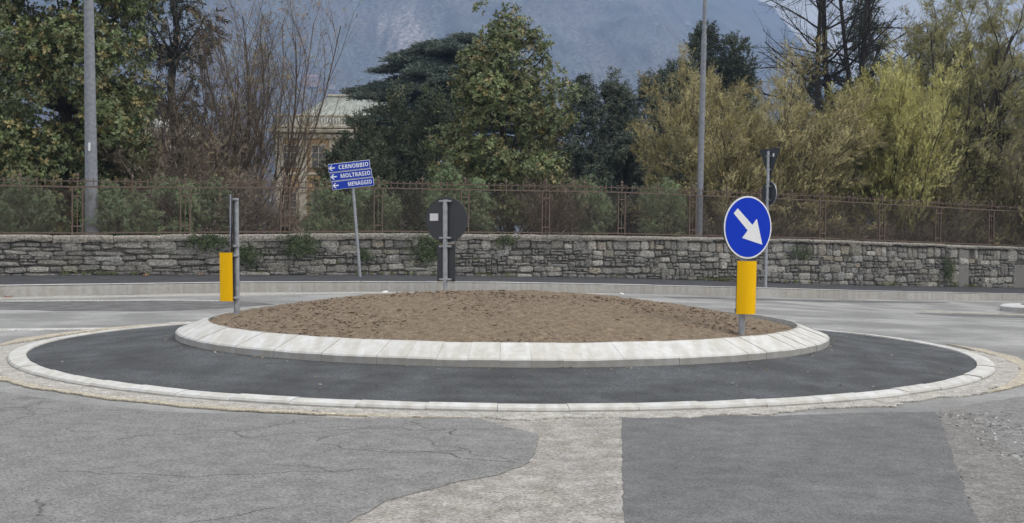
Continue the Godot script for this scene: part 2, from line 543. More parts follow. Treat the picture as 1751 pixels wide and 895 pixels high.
func roads() -> void:
	var xs := range_f(-60, -14, 4) + range_f(-12, 20, 1.0) + range_f(24, 70, 4)
	var ds := range_f(-30, 2, 4) + range_f(3, 44, 1.0)
	struct("road", sheet(xs, ds, land).mesh(), M.road, "pale worn asphalt of the street running round the small roundabout", "road")
	var gx := [-1950.0, -700.0, -200.0, -60.0, 0.0, 80.0, 250.0, 800.0, 1950.0]
	var gd := [-800.0, -300.0, -100.0, -30.0, 60.0, 200.0, 600.0, 1600.0, 4300.0]
	var far_land := func(_x, _d): return -1.6
	struct("ground", sheet(gx, gd, far_land).mesh(), plain(lin(0.10, 0.11, 0.07), 0.95), "wide valley floor stretching away below the street", "ground")
	# pavement behind the kerb, up to the wall
	var b := MB.new()
	var n := 0
	for i in KERB.size() - 1:
		for q in 6:
			var f := q / 6.0
			if q == 0 or i < KERB.size():
				var k0: Array = KERB[i]
				var k1: Array = KERB[i + 1]
				var x: float = lerpf(k0[0], k1[0], f)
				var d: float = lerpf(k0[1], k1[1], f)
				var y: float = lerpf(k0[2], k1[2], f)
				# the foot of the wall straight across from here
				var rel := Vector2(x + 9.848, d - 27.4)
				var s := rel.dot(Vector2(0.8943, 0.4474))
				var k := s / BAY
				var w := wall_at(k)
				b.vtx(V(x, y - 0.005, d), Vector3.UP, Vector2(x, d))
				b.vtx(V(w.x, steps(FOOT, k), w.y), Vector3.UP, w)
				n += 1
	for i in n - 1:
		b.face(i * 2, i * 2 + 2, i * 2 + 3)
		b.face(i * 2, i * 2 + 3, i * 2 + 1)
	struct("pavement", b.mesh(), M.pavement, "dark fresh asphalt pavement between the kerb and the stone wall", "pavement")
	street_kerb()
	# layers of surfacing on the road
	patch("road_patch", [Vector2(-9.5, 19.3), Vector2(-8.3, 19.75), Vector2(-6.1, 20.5), Vector2(-4.63, 20.65), Vector2(-3.88, 19.85), Vector2(-4.44, 18.6), Vector2(-5.25, 17.7), Vector2(-6.6, 17.6), Vector2(-8.2, 17.75), Vector2(-9.9, 17.6)], 0.004, M.patch, 0.06, 0.4, 71, "darker grey strip of old asphalt along the far carriageway, beside the street kerb", "road patch")
	patch("road_patch", [Vector2(3.2, 25.6), Vector2(4.6, 26.6), Vector2(7.4, 28.4), Vector2(10.8, 30.5), Vector2(10.9, 29.9), Vector2(7.5, 27.5), Vector2(4.8, 25.8), Vector2(3.4, 25.0)], 0.004, M.patch, 0.05, 0.5, 72, "narrow dark asphalt joint along the foot of the street kerb, behind the round blue sign", "road patch")
	patch("road_patch", [Vector2(7.55, 22.9), Vector2(8.8, 23.8), Vector2(10.1, 24.0), Vector2(12.0, 24.5), Vector2(12.0, 22.6), Vector2(9.6, 22.2), Vector2(8.2, 22.0)], 0.004, M.patch, 0.12, 0.35, 73, "dark oily smear of asphalt in front of the white splitter island", "road patch")
	patch("road_patch", [Vector2(-14, 24.0), Vector2(-16, 16.6), Vector2(-9.0, 21.0), Vector2(-5.6, 23.5), Vector2(-3.2, 24.7), Vector2(-0.4, 25.1), Vector2(2.0, 26.0), Vector2(2.1, 25.7), Vector2(-0.4, 24.7), Vector2(-3.1, 24.0), Vector2(-5.5, 22.6), Vector2(-8.9, 20.4), Vector2(-16, 15.7), Vector2(-19, 16), Vector2(-19, 24)], 0.003, M.cement, 0.03, 0.5, 74, "pale dusty concrete gutter strip running along the foot of the street kerb", "gutter")
	patch("road_patch", [Vector2(-8.0, 4.0), Vector2(-9.0, 9.5), Vector2(-6.4, 8.9), Vector2(-3.99, 8.83), Vector2(-3.58, 8.46), Vector2(-2.9, 7.97), Vector2(-2.26, 7.61), Vector2(-1.64, 7.48), Vector2(-0.97, 7.38), Vector2(-0.62, 7.41), Vector2(-0.22, 7.48), Vector2(-0.19, 7.44), Vector2(-0.01, 7.1), Vector2(0.165, 6.86), Vector2(0.13, 6.38), Vector2(0.09, 6.01), Vector2(0.02, 5.81), Vector2(-0.06, 5.66), Vector2(-0.22, 5.52), Vector2(-0.34, 5.34), Vector2(-0.43, 5.22), Vector2(-0.52, 5.09), Vector2(-0.556, 4.96), Vector2(-0.62, 4.7), Vector2(-0.75, 4.1), Vector2(-1.0, 2.0), Vector2(-8, 1.0)], 0.0085, M.old_asphalt, 0.012, 0.07, 75, "old cracked grey asphalt with a broken edge, before the roundabout beside the milled strip", "road patch")
	patch("road_patch", [Vector2(-1.6, 1.0), Vector2(-1.4, 4.6), Vector2(-1.2, 7.5), Vector2(-0.3, 7.9), Vector2(1.0, 7.78), Vector2(0.9, 4.0), Vector2(0.6, 1.0)], 0.0028, M.milled, 0.01, 0.2, 76, "pale rough milled strip of road between the cracked asphalt and the smooth new asphalt", "road patch")
	patch("road_patch", [Vector2(0.71, 7.66), Vector2(0.45, 4.75), Vector2(0.3, 3.0), Vector2(0.2, 1.0), Vector2(1.2, 1.0), Vector2(1.55, 3.6), Vector2(1.871, 4.81), Vector2(2.053, 5.44), Vector2(2.272, 6.17), Vector2(2.602, 7.24), Vector2(2.80, 7.95), Vector2(2.38, 7.90), Vector2(1.62, 7.67)], 0.0065, M.new_asphalt, 0.006, 0.06, 77, "smooth grey repair of new asphalt with straight cut edges, in front of the roundabout", "road patch")
	patch("road_patch", [Vector2(2.80, 7.95), Vector2(3.06, 8.15), Vector2(2.98, 7.6), Vector2(2.78, 7.0), Vector2(2.62, 6.2), Vector2(2.5, 5.4), Vector2(2.42, 4.7), Vector2(2.3, 3.5), Vector2(2.1, 1.0), Vector2(1.0, 1.0), Vector2(1.5, 3.6), Vector2(1.84, 4.81), Vector2(2.03, 5.44), Vector2(2.24, 6.17), Vector2(2.57, 7.24)], 0.0048, M.scar, 0.04, 0.08, 78, "rough brown grey trench scar with white crumbs beside the smooth new asphalt", "road patch")
	patch("road_patch", [Vector2(2.6, 1.0), Vector2(2.2, 1.0), Vector2(2.4, 4.7), Vector2(2.76, 7.0), Vector2(3.04, 8.2), Vector2(3.5, 8.62), Vector2(4.2, 9.2), Vector2(5.2, 10.6), Vector2(9, 11.0), Vector2(9, 1.0)], 0.0035, M.old_asphalt, 0.03, 0.12, 79, "speckled old grey asphalt beyond the trench scar", "road patch")
	arc_patch("cement_skirt", 4.66, 4.94, -PI * 1.02, PI * 0.02, 0.0, 0.10, 0.0108, M.cement, 81, "pale spilled cement in a ragged ring round the foot of the roundabout kerb", "cement skirt")
	arc_patch("cement_skirt", 4.66, 4.80, PI * 0.02, PI * 0.98, 0.0, 0.03, 0.006, M.cement, 82, "thin pale cement line behind the roundabout kerb", "cement skirt")
	arc_patch("road_marking", 4.93, 5.10, PI * 0.80, PI * 1.04, 0.02, 0.03, 0.0125, M.old_yellow, 83, "worn yellow paint arc beside the western end of the roundabout kerb", "road marking")
	arc_patch("road_marking", 4.92, 5.00, PI * 1.16, PI * 1.49, 0.02, 0.03, 0.0130, M.old_yellow, 84, "worn yellow paint arc on the pale cement in front of the roundabout", "road marking")
	arc_patch("road_marking", 4.90, 5.05, -PI * 0.24, PI * 0.06, 0.02, 0.03, 0.0131, M.old_yellow, 85, "worn yellow paint arc round the eastern end of the roundabout kerb", "road marking")
	patch("road_marking", [Vector2(-16.0, 10.73), Vector2(-6.2, 13.72), Vector2(-4.62, 14.24), Vector2(-4.68, 14.48), Vector2(-6.25, 14.03), Vector2(-16.0, 11.12)], 0.008, M.paint, 0.006, 0.3, 86, "white painted line running up to the western side of the roundabout", "road marking")
	patch("road_marking", [Vector2(-9.0, 19.62), Vector2(-6.2, 20.58), Vector2(-4.7, 20.72), Vector2(-4.7, 20.88), Vector2(-6.3, 20.75), Vector2(-9.0, 19.8)], 0.008, M.paint, 0.03, 0.15, 87, "faint worn white line along the darker strip of the far carriageway", "road marking")
	patch("road_marking", [Vector2(-4.2, 15.2), Vector2(-3.0, 15.9), Vector2(-2.6, 16.3), Vector2(-2.7, 16.5), Vector2(-3.3, 16.15), Vector2(-4.4, 15.4)], 0.008, M.paint, 0.03, 0.12, 88, "short white painted dash behind the leaning sign with its edge towards us", "road marking")
	patch("road_marking", [Vector2(8.3, 24.5), Vector2(10.0, 25.0), Vector2(13.0, 25.6), Vector2(13.0, 25.3), Vector2(10.0, 24.7), Vector2(8.3, 24.25)], 0.009, M.old_yellow, 0.03, 0.15, 89, "worn cream line crossing in front of the white splitter island", "road marking")
	apron()

func street_kerb() -> void:
	var o := thing("street_kerb", Vector3.ZERO, "long pale concrete kerb of the far pavement below the stone wall", "kerb", "", "structure")
	var r := RandomNumberGenerator.new()
	r.seed = 91
	for i in KERB.size() - 1:
		var a := Vector2(KERB[i][0], KERB[i][1])
		var b := Vector2(KERB[i + 1][0], KERB[i + 1][1])
		var n := maxi(1, int(a.distance_to(b) / 1.0))
		if i < 1 or i > 11: n = 3
		for q in n:
			var f0 := float(q) / n
			var f1 := (q + 1.0) / n - 0.004 / a.distance_to(b)
			var p := a.lerp(b, f0)
			var p2 := a.lerp(b, f1)
			var y: float = lerpf(KERB[i][2], KERB[i + 1][2], f0) + r.randf_range(-0.004, 0.004)
			var y2: float = lerpf(KERB[i][2], KERB[i + 1][2], f1) + r.randf_range(-0.004, 0.004)
			var nr := (b - a).orthogonal().normalized() * -1.0     # towards the pavement
			if nr.y < 0: nr = -nr
			var m := MB.new()
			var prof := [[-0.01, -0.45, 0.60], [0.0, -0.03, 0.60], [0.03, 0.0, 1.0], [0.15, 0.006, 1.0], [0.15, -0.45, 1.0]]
			var t := r.randf_range(0.9, 1.08)
			for j in 4:
				var u0: Array = prof[j]
				var u1: Array = prof[j + 1]
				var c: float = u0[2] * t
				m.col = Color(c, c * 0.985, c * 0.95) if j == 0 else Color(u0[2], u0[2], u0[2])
				m.quad(V(p.x + nr.x * u0[0], y + u0[1], p.y + nr.y * u0[0]), V(p2.x + nr.x * u0[0], y2 + u0[1], p2.y + nr.y * u0[0]), V(p2.x + nr.x * u1[0], y2 + u1[1], p2.y + nr.y * u1[0]), V(p.x + nr.x * u1[0], y + u1[1], p.y + nr.y * u1[0]))
			part("kerb_stone", m.mesh(), o, M.kerb[r.randi() % 4])
	# nose of the splitter island on the eastern arm
	var isl := thing("splitter_island", Vector3.ZERO, "white kerbed nose of a splitter island at the eastern edge of the street", "traffic island")
	var base := land(11, 25.5)
	var out := PackedVector2Array()
	for k in 15:
		var a := PI / 2 + PI * k / 14.0
		out.append(Vector2(12.3 + cos(a) * 1.5 if k > 0 and k < 14 else 18.0, 26.6 + sin(a) * 1.15 + (0.9 if k == 0 else 0.0)))
	var stones := out.size() - 1
	for k in stones:
		var p := out[k]
		var q := out[k + 1].lerp(p, 0.01)
		var ce := Vector2(14.0, 26.7)
		var m := MB.new()
		var pi_ := p.lerp(ce, 0.14)
		var qi := q.lerp(ce, 0.14)
		var yt := base + 0.14
		var T := func(v2: Vector2, y: float): return V(v2.x, y, v2.y)
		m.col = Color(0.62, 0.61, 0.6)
		m.quad(T.call(p, base - 0.15), T.call(q, base - 0.15), T.call(q, yt - 0.03), T.call(p, yt - 0.03))
		m.col = Color(1, 1, 1)
		m.quad(T.call(p, yt - 0.03), T.call(q, yt - 0.03), T.call(q.lerp(ce, 0.02), yt), T.call(p.lerp(ce, 0.02), yt))
		m.quad(T.call(p.lerp(ce, 0.02), yt), T.call(q.lerp(ce, 0.02), yt), T.call(qi, yt + 0.01), T.call(pi_, yt + 0.01))
		part("kerb_stone", m.mesh(), isl, M.kerb[k % 4])
	var f := MB.new()
	var inner := PackedVector2Array()
	for p in out:
		inner.append(p.lerp(Vector2(14.0, 26.7), 0.13))
	for k in range(1, inner.size() - 1):
		f.tri(V(inner[0].x, base + 0.145, inner[0].y), V(inner[k].x, base + 0.145, inner[k].y), V(inner[k + 1].x, base + 0.145, inner[k + 1].y))
	part("filling", f.mesh(), isl, M.pavement)

func slope_of_apron() -> Array:
	var o := []
	for k in 29:
		var q := lerpf(4.57, 3.2, k / 28.0)
		o.append(Vector2(q, steps([[3.2, 0.143], [3.4, 0.128], [3.8, 0.087], [4.2, 0.055], [4.57, 0.030]], q)))
	return o

func apron() -> void:
	var r := RandomNumberGenerator.new()
	r.seed = 95
	struct("apron", revolve(slope_of_apron(), 420).mesh(), M.dark_asphalt, "ring of dark new asphalt sloping up to the planted middle of the roundabout", "apron")
	var o := thing("outer_kerb", Vector3.ZERO, "low white kerb ring round the outside of the dark asphalt apron", "kerb", "", "structure")
	var n := 64
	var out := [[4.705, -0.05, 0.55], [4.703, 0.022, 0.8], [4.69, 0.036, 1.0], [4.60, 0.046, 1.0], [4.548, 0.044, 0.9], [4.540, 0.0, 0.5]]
	for k in n:
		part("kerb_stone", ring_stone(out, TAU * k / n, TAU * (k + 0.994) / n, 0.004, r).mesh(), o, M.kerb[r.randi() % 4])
	var i := thing("island_kerb", Vector3.ZERO, "raised ring of sloping white kerb slabs round the bare soil mound", "kerb", "", "structure")
	n = 84
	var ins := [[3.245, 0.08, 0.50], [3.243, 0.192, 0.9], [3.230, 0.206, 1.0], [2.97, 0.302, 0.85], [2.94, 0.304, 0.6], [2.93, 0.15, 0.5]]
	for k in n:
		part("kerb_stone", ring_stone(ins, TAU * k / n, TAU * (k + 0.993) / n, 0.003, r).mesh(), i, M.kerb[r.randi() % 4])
	# the soil mound
	var fn := FastNoiseLite.new()
	fn.seed = 5
	fn.frequency = 3.6
	fn.fractal_octaves = 5
	fn.fractal_gain = 0.62
	var big := FastNoiseLite.new()
	big.seed = 6
	big.frequency = 0.45
	var m := MB.new()
	var rings := 120
	var segs := 420
	for j in rings + 1:
		var q := 2.965 * sqrt(float(j) / rings) if j < 20 else lerpf(2.965 * sqrt(20.0 / rings), 2.965, (j - 20.0) / (rings - 20))
		for s in segs + 1:
			var a := TAU * s / segs
			var x := RC.x + cos(a) * q
			var d := RC.y + sin(a) * q
			var y := mound(x, d) + fn.get_noise_2d(x, d) * 0.028 + big.get_noise_2d(x, d) * 0.03
			if j == rings: y = minf(y, 0.285)
			m.vtx(V(x, y, d), Vector3.UP, Vector2(x, d))
	var w := segs + 1
	for j in rings:
		for s in segs:
			var a := j * w + s
			m.face(a, a + w, a + w + 1)
			m.face(a, a + w + 1, a + 1)
	# normals from the displaced surface
	for j in rings + 1:
		for s in segs + 1:
			var i0 := j * w + s
			var e1: Vector3 = m.v[j * w + (s + 1) % segs] - m.v[j * w + (s - 1 + segs) % segs]
			var e2: Vector3 = m.v[mini(j + 1, rings) * w + s] - m.v[maxi(j - 1, 0) * w + s]
			var nr := e2.cross(e1).normalized()
			m.n[i0] = nr if nr.y > 0 else -nr
	struct("soil_mound", m.mesh(), M.soil, "low mound of bare brown soil in the middle of the roundabout", "soil")
	scatter_soil(fn, r)

func mound(x: float, d: float) -> float:
	var q := Vector2(x, d).distance_to(RC + Vector2(-0.1, 0))
	var y := 0.562 - 0.0352 * q * q
	return y - 0.055 * exp(-pow(Vector2(x, d).distance_to(Vector2(2.2, 10.95)) / 0.38, 2))

func pebble(sd: int) -> ArrayMesh:
	var r := RandomNumberGenerator.new()
	r.seed = sd
	var m := MB.new()
	var ring := []
	for k in 6:
		var a := TAU * k / 6
		ring.append(Vector3(cos(a) * r.randf_range(0.7, 1.1), r.randf_range(-0.2, 0.3), sin(a) * r.randf_range(0.6, 1.1)))
	var t := Vector3(r.randf_range(-0.2, 0.2), r.randf_range(0.6, 0.9), r.randf_range(-0.2, 0.2))
	for k in 6:
		m.tri(ring[(k + 1) % 6], ring[k], t)
		m.tri(ring[k], ring[(k + 1) % 6], Vector3(0, -0.7, 0))
	return m.mesh()

func swarm(called: String, parent: Node3D, m: Mesh, mat: Material, items: Array, cols: Array) -> MultiMeshInstance3D:
	var mm := MultiMesh.new()
	mm.transform_format = MultiMesh.TRANSFORM_3D
	mm.use_colors = cols.size() > 0
	mm.mesh = m
	mm.instance_count = items.size()
	for i in items.size():
		mm.set_instance_transform(i, items[i])
	for i in cols.size():
		mm.set_instance_color(i, cols[i])
	var o := MultiMeshInstance3D.new()
	o.name = numbered(called) if parent == self else called
	o.multimesh = mm
	o.material_override = mat
	parent.add_child(o, true)
	return o

func turned(r: RandomNumberGenerator, s: Vector3, at: Vector3) -> Transform3D:
	return Transform3D(Basis.from_euler(Vector3(r.randf_range(-0.5, 0.5), r.randf() * TAU, r.randf_range(-0.5, 0.5))).scaled_local(s), at)

func scatter_soil(fn: FastNoiseLite, r: RandomNumberGenerator) -> void:
	var it := []
	for k in 6500:
		var a := r.randf() * TAU
		var q := 2.93 * sqrt(r.randf())
		var x := RC.x + cos(a) * q
		var d := RC.y + sin(a) * q
		var s := r.randf_range(0.006, 0.019) if r.randf() < 0.97 else r.randf_range(0.018, 0.032)
		it.append(turned(r, Vector3(s, s * 0.75, s), V(x, mound(x, d) + fn.get_noise_2d(x, d) * 0.028 + s * 0.2, d)))
	tag(swarm("soil_clods", self, pebble(3), M.clod, it, []), "small clods of earth lying all over the bare soil mound", "soil clods", "", "stuff")
	it = []
	for k in 90:
		var x := r.randf_range(2.16, 2.75)
		var d := 10.75 + (x - 2.16) * 0.55 + r.randf_range(-0.17, 0.17)
		var s := r.randf_range(0.014, 0.034)
		it.append(turned(r, Vector3(s * 1.3, s * 0.8, s), V(x, mound(x, d) + s * 0.45, d)))
	tag(swarm("gravel", self, pebble(8), M.stone[3], it, []), "crushed pale gravel on the soil beside the post of the blue arrow sign", "gravel", "", "stuff")
	it = []
	var cols := []
	for k in 300:
		var a := r.randf() * TAU
		var q := r.randf_range(3.27, 4.5)
		if r.randf() < 0.6: q = r.randf_range(3.25, 3.36)
		var s := r.randf_range(0.004, 0.012)
		it.append(turned(r, Vector3(s * 1.6, s * 0.5, s), V(RC.x + cos(a) * q, lerpf(0.143, 0.03, (q - 3.2) / 1.36) + s * 0.3, RC.y + sin(a) * q)))
		var t := r.randf_range(0.15, 0.5)
		cols.append(Color(t, t * 0.9, t * 0.75) if r.randf() < 0.4 else Color(0.24, 0.17, 0.11))
	var pm := plain(Color(1, 1, 1), 0.9)
	pm.vertex_color_use_as_albedo = true
	tag(swarm("crumbs", self, pebble(9), pm, it, cols), "pale crumbs and chips scattered on the dark apron round the soil mound", "crumbs", "", "stuff")
	it = []
	cols = []
	for k in 700:
		var f := r.randf()
		var p := Vector2(2.85, 7.9).lerp(Vector2(2.2, 3.6), f) + Vector2(r.randf_range(-0.05, 0.30) * (1 + f), 0)
		var s := r.randf_range(0.003, 0.010)
		it.append(turned(r, Vector3(s * 1.3, s * 0.6, s), V(p.x, 0.007 + s * 0.2, p.y)))
		var t := r.randf_range(0.2, 0.5)
		if r.randf() < 0.05: t = 0.8
		cols.append(Color(t, t * 0.97, t * 0.92))
	tag(swarm("rubble", self, pebble(10), pm, it, cols), "loose crumbs and white chips lying along the trench scar", "rubble", "", "stuff")
	# fallen leaves and scraps
	var lm := MB.new()
	for k in 5:
		var a := -1.2 + 0.6 * k
		var tip := Vector3(sin(a) * 0.07, 0.02 + 0.01 * (k % 2), -cos(a) * 0.08)
		var l := Vector3(sin(a - 0.35) * 0.04, 0.004, -cos(a - 0.35) * 0.045)
		var g := Vector3(sin(a + 0.35) * 0.04, 0.004, -cos(a + 0.35) * 0.045)
		lm.tri(Vector3(0, 0.01, 0.02), g, l)
		lm.tri(l, g, tip)
	var leaf := lm.mesh()
	var lmat := plain(lin(0.42, 0.19, 0.08), 0.8)
	var spots := [[-8.75, 21.0, "orange dry leaf on the gutter below the street kerb, at the western end"], [-8.2, 27.2, "dry reddish leaf at the foot of the stone wall beside the tall lamp post"], [-7.25, 28.0, "brown dry leaf at the foot of the stone wall under the ivy"], [-1.0, 24.3, "curled tan leaf in the gutter behind the grey back of the round sign"]]
	for s in spots:
		var y := land(s[0], s[1]) + 0.012
		if s[1] > 25.0: y = 0.205
		var t := part("dry_leaf", leaf, self, lmat, Transform3D(Basis(Vector3.UP, r.randf() * TAU).scaled(Vector3.ONE * 1.6), V(s[0], y, s[1])))
		tag(t, s[2], "leaf", "fallen leaves")
	var sm := MB.new()
	sm.quad(Vector3(-0.08, 0, 0.05), Vector3(0.02, 0.0, 0.06), Vector3(0.01, 0.05, -0.03), Vector3(-0.07, 0.03, -0.05))
	sm.quad(Vector3(0.02, 0.0, 0.06), Vector3(0.09, 0.02, 0.03), Vector3(0.08, 0.04, -0.05), Vector3(0.01, 0.05, -0.03))
	var scraps := [[-2.55, 24.35, "crumpled white paper scrap in the gutter behind the soil mound, below the leaning direction sign"], [2.35, 25.7, "crumpled white paper scrap on the kerb foot behind the soil mound, below the eastern lamp"]]
	for s in scraps:
		var t := part("paper_scrap", sm.mesh(), self, M.white, Transform3D(Basis(Vector3.UP, r.randf() * TAU).scaled(Vector3.ONE * 0.75), V(s[0], land(s[0], s[1]) + 0.012, s[1])))
		tag(t, s[2], "paper", "paper scraps in the gutter")

# ------------------------------------------------------------------ stone wall and iron fence
func wall_frame(s: float, y: float) -> Transform3D:     # at s metres along the wall: x along it, y up, z towards the street
	var w := wall_at(s / BAY)
	return Transform3D(Basis(wt, Vector3.UP, wn), V(w.x, y, w.y))

func rock(r: RandomNumberGenerator) -> ArrayMesh:        # a rough faced stone filling -0.5..0.5 in x and y, z 0..1
	var o := []
	for q in [[-0.5, -0.30], [-0.36, -0.5], [0.0, -0.5], [0.36, -0.5], [0.5, -0.30], [0.5, 0.28], [0.37, 0.5], [0.0, 0.5], [-0.37, 0.5], [-0.5, 0.28]]:
		o.append(Vector2(q[0] + r.randf_range(-0.05, 0.03) * signf(q[0]), q[1] + r.randf_range(-0.09, 0.03) * signf(q[1])))
	var tilt := Vector2(r.randf_range(-0.35, 0.35), r.randf_range(-0.3, 0.3))
	var m := MB.new()
	var ce := Vector3(r.randf_range(-0.2, 0.2), r.randf_range(-0.15, 0.15), 1.0 + r.randf_range(-0.1, 0.15))
	var inn := []
	for p in o:
		var f := r.randf_range(0.72, 0.9)
		inn.append(Vector3(p.x * f, p.y * f * 0.94, 0.85 + tilt.x * p.x + tilt.y * p.y + r.randf_range(-0.10, 0.10)))
	for i in 10:
		var j := (i + 1) % 10
		m.quad(Vector3(o[i].x, o[i].y, -0.6), Vector3(o[j].x, o[j].y, -0.6), Vector3(o[j].x, o[j].y, 0.35), Vector3(o[i].x, o[i].y, 0.35))
		m.quad(Vector3(o[i].x, o[i].y, 0.35), Vector3(o[j].x, o[j].y, 0.35), inn[j], inn[i])
		m.tri(inn[i], inn[j], ce)
	return m.mesh()

func stone_wall() -> void:
	var o := thing("stone_wall", Vector3.ZERO, "long rough stone wall with a grey coping along the back of the pavement", "wall")
	var r := RandomNumberGenerator.new()
	r.seed = 101
	var shapes := []
	for k in 26:
		shapes.append(rock(r))
	var s0 := -3.0 * BAY
	var s1 := 15.0 * BAY
	var front := 0.20
	# mortar core with joints
	var core := MB.new()
	var n := 60
	for i in n:
		var a := lerpf(s0, s1, float(i) / n)
		var b := lerpf(s0, s1, float(i + 1) / n)
		var A := wall_frame(a, 0.0)
		var B := wall_frame(b, 0.0)
		var ya := steps(TOP, a / BAY) - 0.10
		var yb := steps(TOP, b / BAY) - 0.10
		var za := front - 0.035
		core.quad(A * Vector3(0, -1.2, za), B * Vector3(0, -1.2, za), B * Vector3(0, yb, za), A * Vector3(0, ya, za))
		core.quad(B * Vector3(0, -1.2, -0.25), A * Vector3(0, -1.2, -0.25), A * Vector3(0, ya, -0.25), B * Vector3(0, yb, -0.25))
		core.quad(A * Vector3(0, ya, za), B * Vector3(0, yb, za), B * Vector3(0, yb, -0.25), A * Vector3(0, ya, -0.25))
	part("core", core.mesh(), o, M.mortar)
	# lay the stones: courses of uneven height, each stone with its own width
	var laid := []
	var row := 0.0
	var rows := []
	while row < 1.0:
		var hgt := r.randf_range(0.085, 0.24)
		if 1.0 - row - hgt < 0.06: hgt = 1.0 - row
		rows.append([row, hgt])
		row += hgt
	for q in rows:
		var s := s0 + r.randf_range(0, 0.2)
		while s < s1:
			var k := s / BAY
			var foot := steps(FOOT, k) - 0.03
			var full := steps(TOP, k) - 0.13 - foot
			var big := 1.25 if k < 1.6 else (1.0 if k < 4 else 0.82)
			var wd := (0.17 + 0.46 * pow(r.randf(), 1.5)) * big
			var wob := sin(s * 1.7 + q[0] * 9.0) * 0.026 + sin(s * 4.3 + q[0] * 5.0) * 0.012
			var y0: float = foot + full * q[0] + wob
			var hh: float = full * q[1]
			# the cement mended stretches have no stones
			var mended: bool = (s > 27.15 and s < 27.6) or (s > 29.7 and s < 30.7 and q[0] < 0.65)
			if not mended:
				if r.randf() < 0.28 and hh > 0.12:
					var cut := r.randf_range(0.35, 0.65)
					laid.append([s, y0, wd, hh * cut])
					laid.append([s, y0 + hh * cut, wd * 0.5, hh * (1 - cut)])
					laid.append([s + wd * 0.5, y0 + hh * cut, wd * 0.5, hh * (1 - cut)])
				else:
					laid.append([s, y0, wd, hh])
			s += wd
	laid.sort_custom(func(a, b):
		var va: float = a[2] * a[3] * (1.0 if a[0] > -2.2 and a[0] < 31.5 else 0.01)
		var vb: float = b[2] * b[3] * (1.0 if b[0] > -2.2 and b[0] < 31.5 else 0.01)
		return va > vb)
	var rest := MB.new()
	var seen := 0
	for q in laid:
		var gap := 0.010
		var s: float = q[0] + q[2] / 2
		var k := s / BAY
		var proud := 0.035 + r.randf_range(0.012, 0.042)
		var t := wall_frame(s, q[1] + q[3] / 2)
		t = t.translated_local(Vector3(0, 0, front - 0.035)).rotated_local(Vector3.BACK, r.randf_range(-0.05, 0.05))
		var bs := Transform3D(t.basis * Basis.from_scale(Vector3(maxf(0.04, q[2] - gap), maxf(0.03, q[3] - gap), proud)), t.origin)
		var pick := r.randf()
		var tone := 0
		if k < 2.2:
			tone = [0, 2, 2, 6, 0, 4, 2, 1, 5, 3][int(pick * 10)]
		elif k < 5.0:
			tone = [0, 1, 2, 4, 1, 3, 5, 8, 3, 2][int(pick * 10)]
		else:
			tone = [1, 3, 0, 4, 5, 3, 8, 7, 1, 2, 0, 4][int(pick * 12)]
		if r.randf() < 0.2:
			bs = Transform3D(bs.basis * Basis.from_scale(Vector3(1.06, r.randf_range(1.25, 1.6), 1.25)), bs.origin)
		if seen < 300:
			part("stone", shapes[r.randi() % shapes.size()], o, M.stone[tone], bs)
			seen += 1
		else:
			var c: Color = M.stone[tone].albedo_color.srgb_to_linear()
			var src: ArrayMesh = shapes[r.randi() % shapes.size()]
			var a := src.surface_get_arrays(0)
			var first := rest.v.size()
			var nb := bs.basis.inverse().transposed()
			for i in a[Mesh.ARRAY_VERTEX].size():
				rest.v.append(bs * a[Mesh.ARRAY_VERTEX][i])
				rest.n.append((nb * a[Mesh.ARRAY_NORMAL][i]).normalized())
				rest.uv.append(Vector2.ZERO)
				rest.c.append(Color(c.r / 0.33, c.g / 0.32, c.b / 0.30))
			for i in a[Mesh.ARRAY_INDEX]:
				rest.ix.append(first + i)
	tag(part("small_stones", rest.mesh(), o, M.stone_mix), "", "", "", "stuff")
	# coping slabs, broken and uneven
	var s := s0
	while s < s1:
		var wd := r.randf_range(0.7, 1.7)
		var k := s / BAY
		var yt := steps(TOP, (s + wd / 2) / BAY) + r.randf_range(-0.012, 0.012)
		var slope := (steps(TOP, (s + wd) / BAY) - steps(TOP, s / BAY)) / wd
		var th := (0.165 if k < 5 else 0.135) * r.randf_range(0.85, 1.1)
		if k > 7: th = 0.105 * r.randf_range(0.9, 1.1)
		var m := MB.new()
		var nn := 7
		var P := []
		for i in nn + 1:
			var x := (wd - 0.012) * i / nn
			var edge := 0.02 if i == 0 or i == nn else 0.0
			var j1 := r.randf_range(-0.022, 0.022)
			var j2 := r.randf_range(-0.025, 0.02)
			var out := 0.285 + j1
			P.append([Vector3(x, -th - j2, out - 0.02), Vector3(x, -th * 0.55 + j2 * 0.5, out), Vector3(x, -0.035 - edge, out - 0.004), Vector3(x, -edge * 0.6, out - 0.05 + j2), Vector3(x, -edge * 0.6 + r.randf_range(-0.005, 0.005), 0.0), Vector3(x, -0.02, -0.29), Vector3(x, -th, -0.29)])
		for i in nn:
			for j in 6:
				m.quad(P[i][j], P[i + 1][j], P[i + 1][j + 1], P[i][j + 1])
			m.quad(P[i][6], P[i + 1][6], P[i + 1][0], P[i][0])
		for e in [0, nn]:
			for j in range(1, 6):
				if e == 0: m.tri(P[e][0], P[e][j + 1], P[e][j])
				else: m.tri(P[e][0], P[e][j], P[e][j + 1])
		var t := wall_frame(s, yt - slope * wd / 2)
		t = t.rotated_local(Vector3.BACK, atan(slope))
		part("coping_stone", m.mesh(), o, M.coping[r.randi() % 4], t)
		s += wd
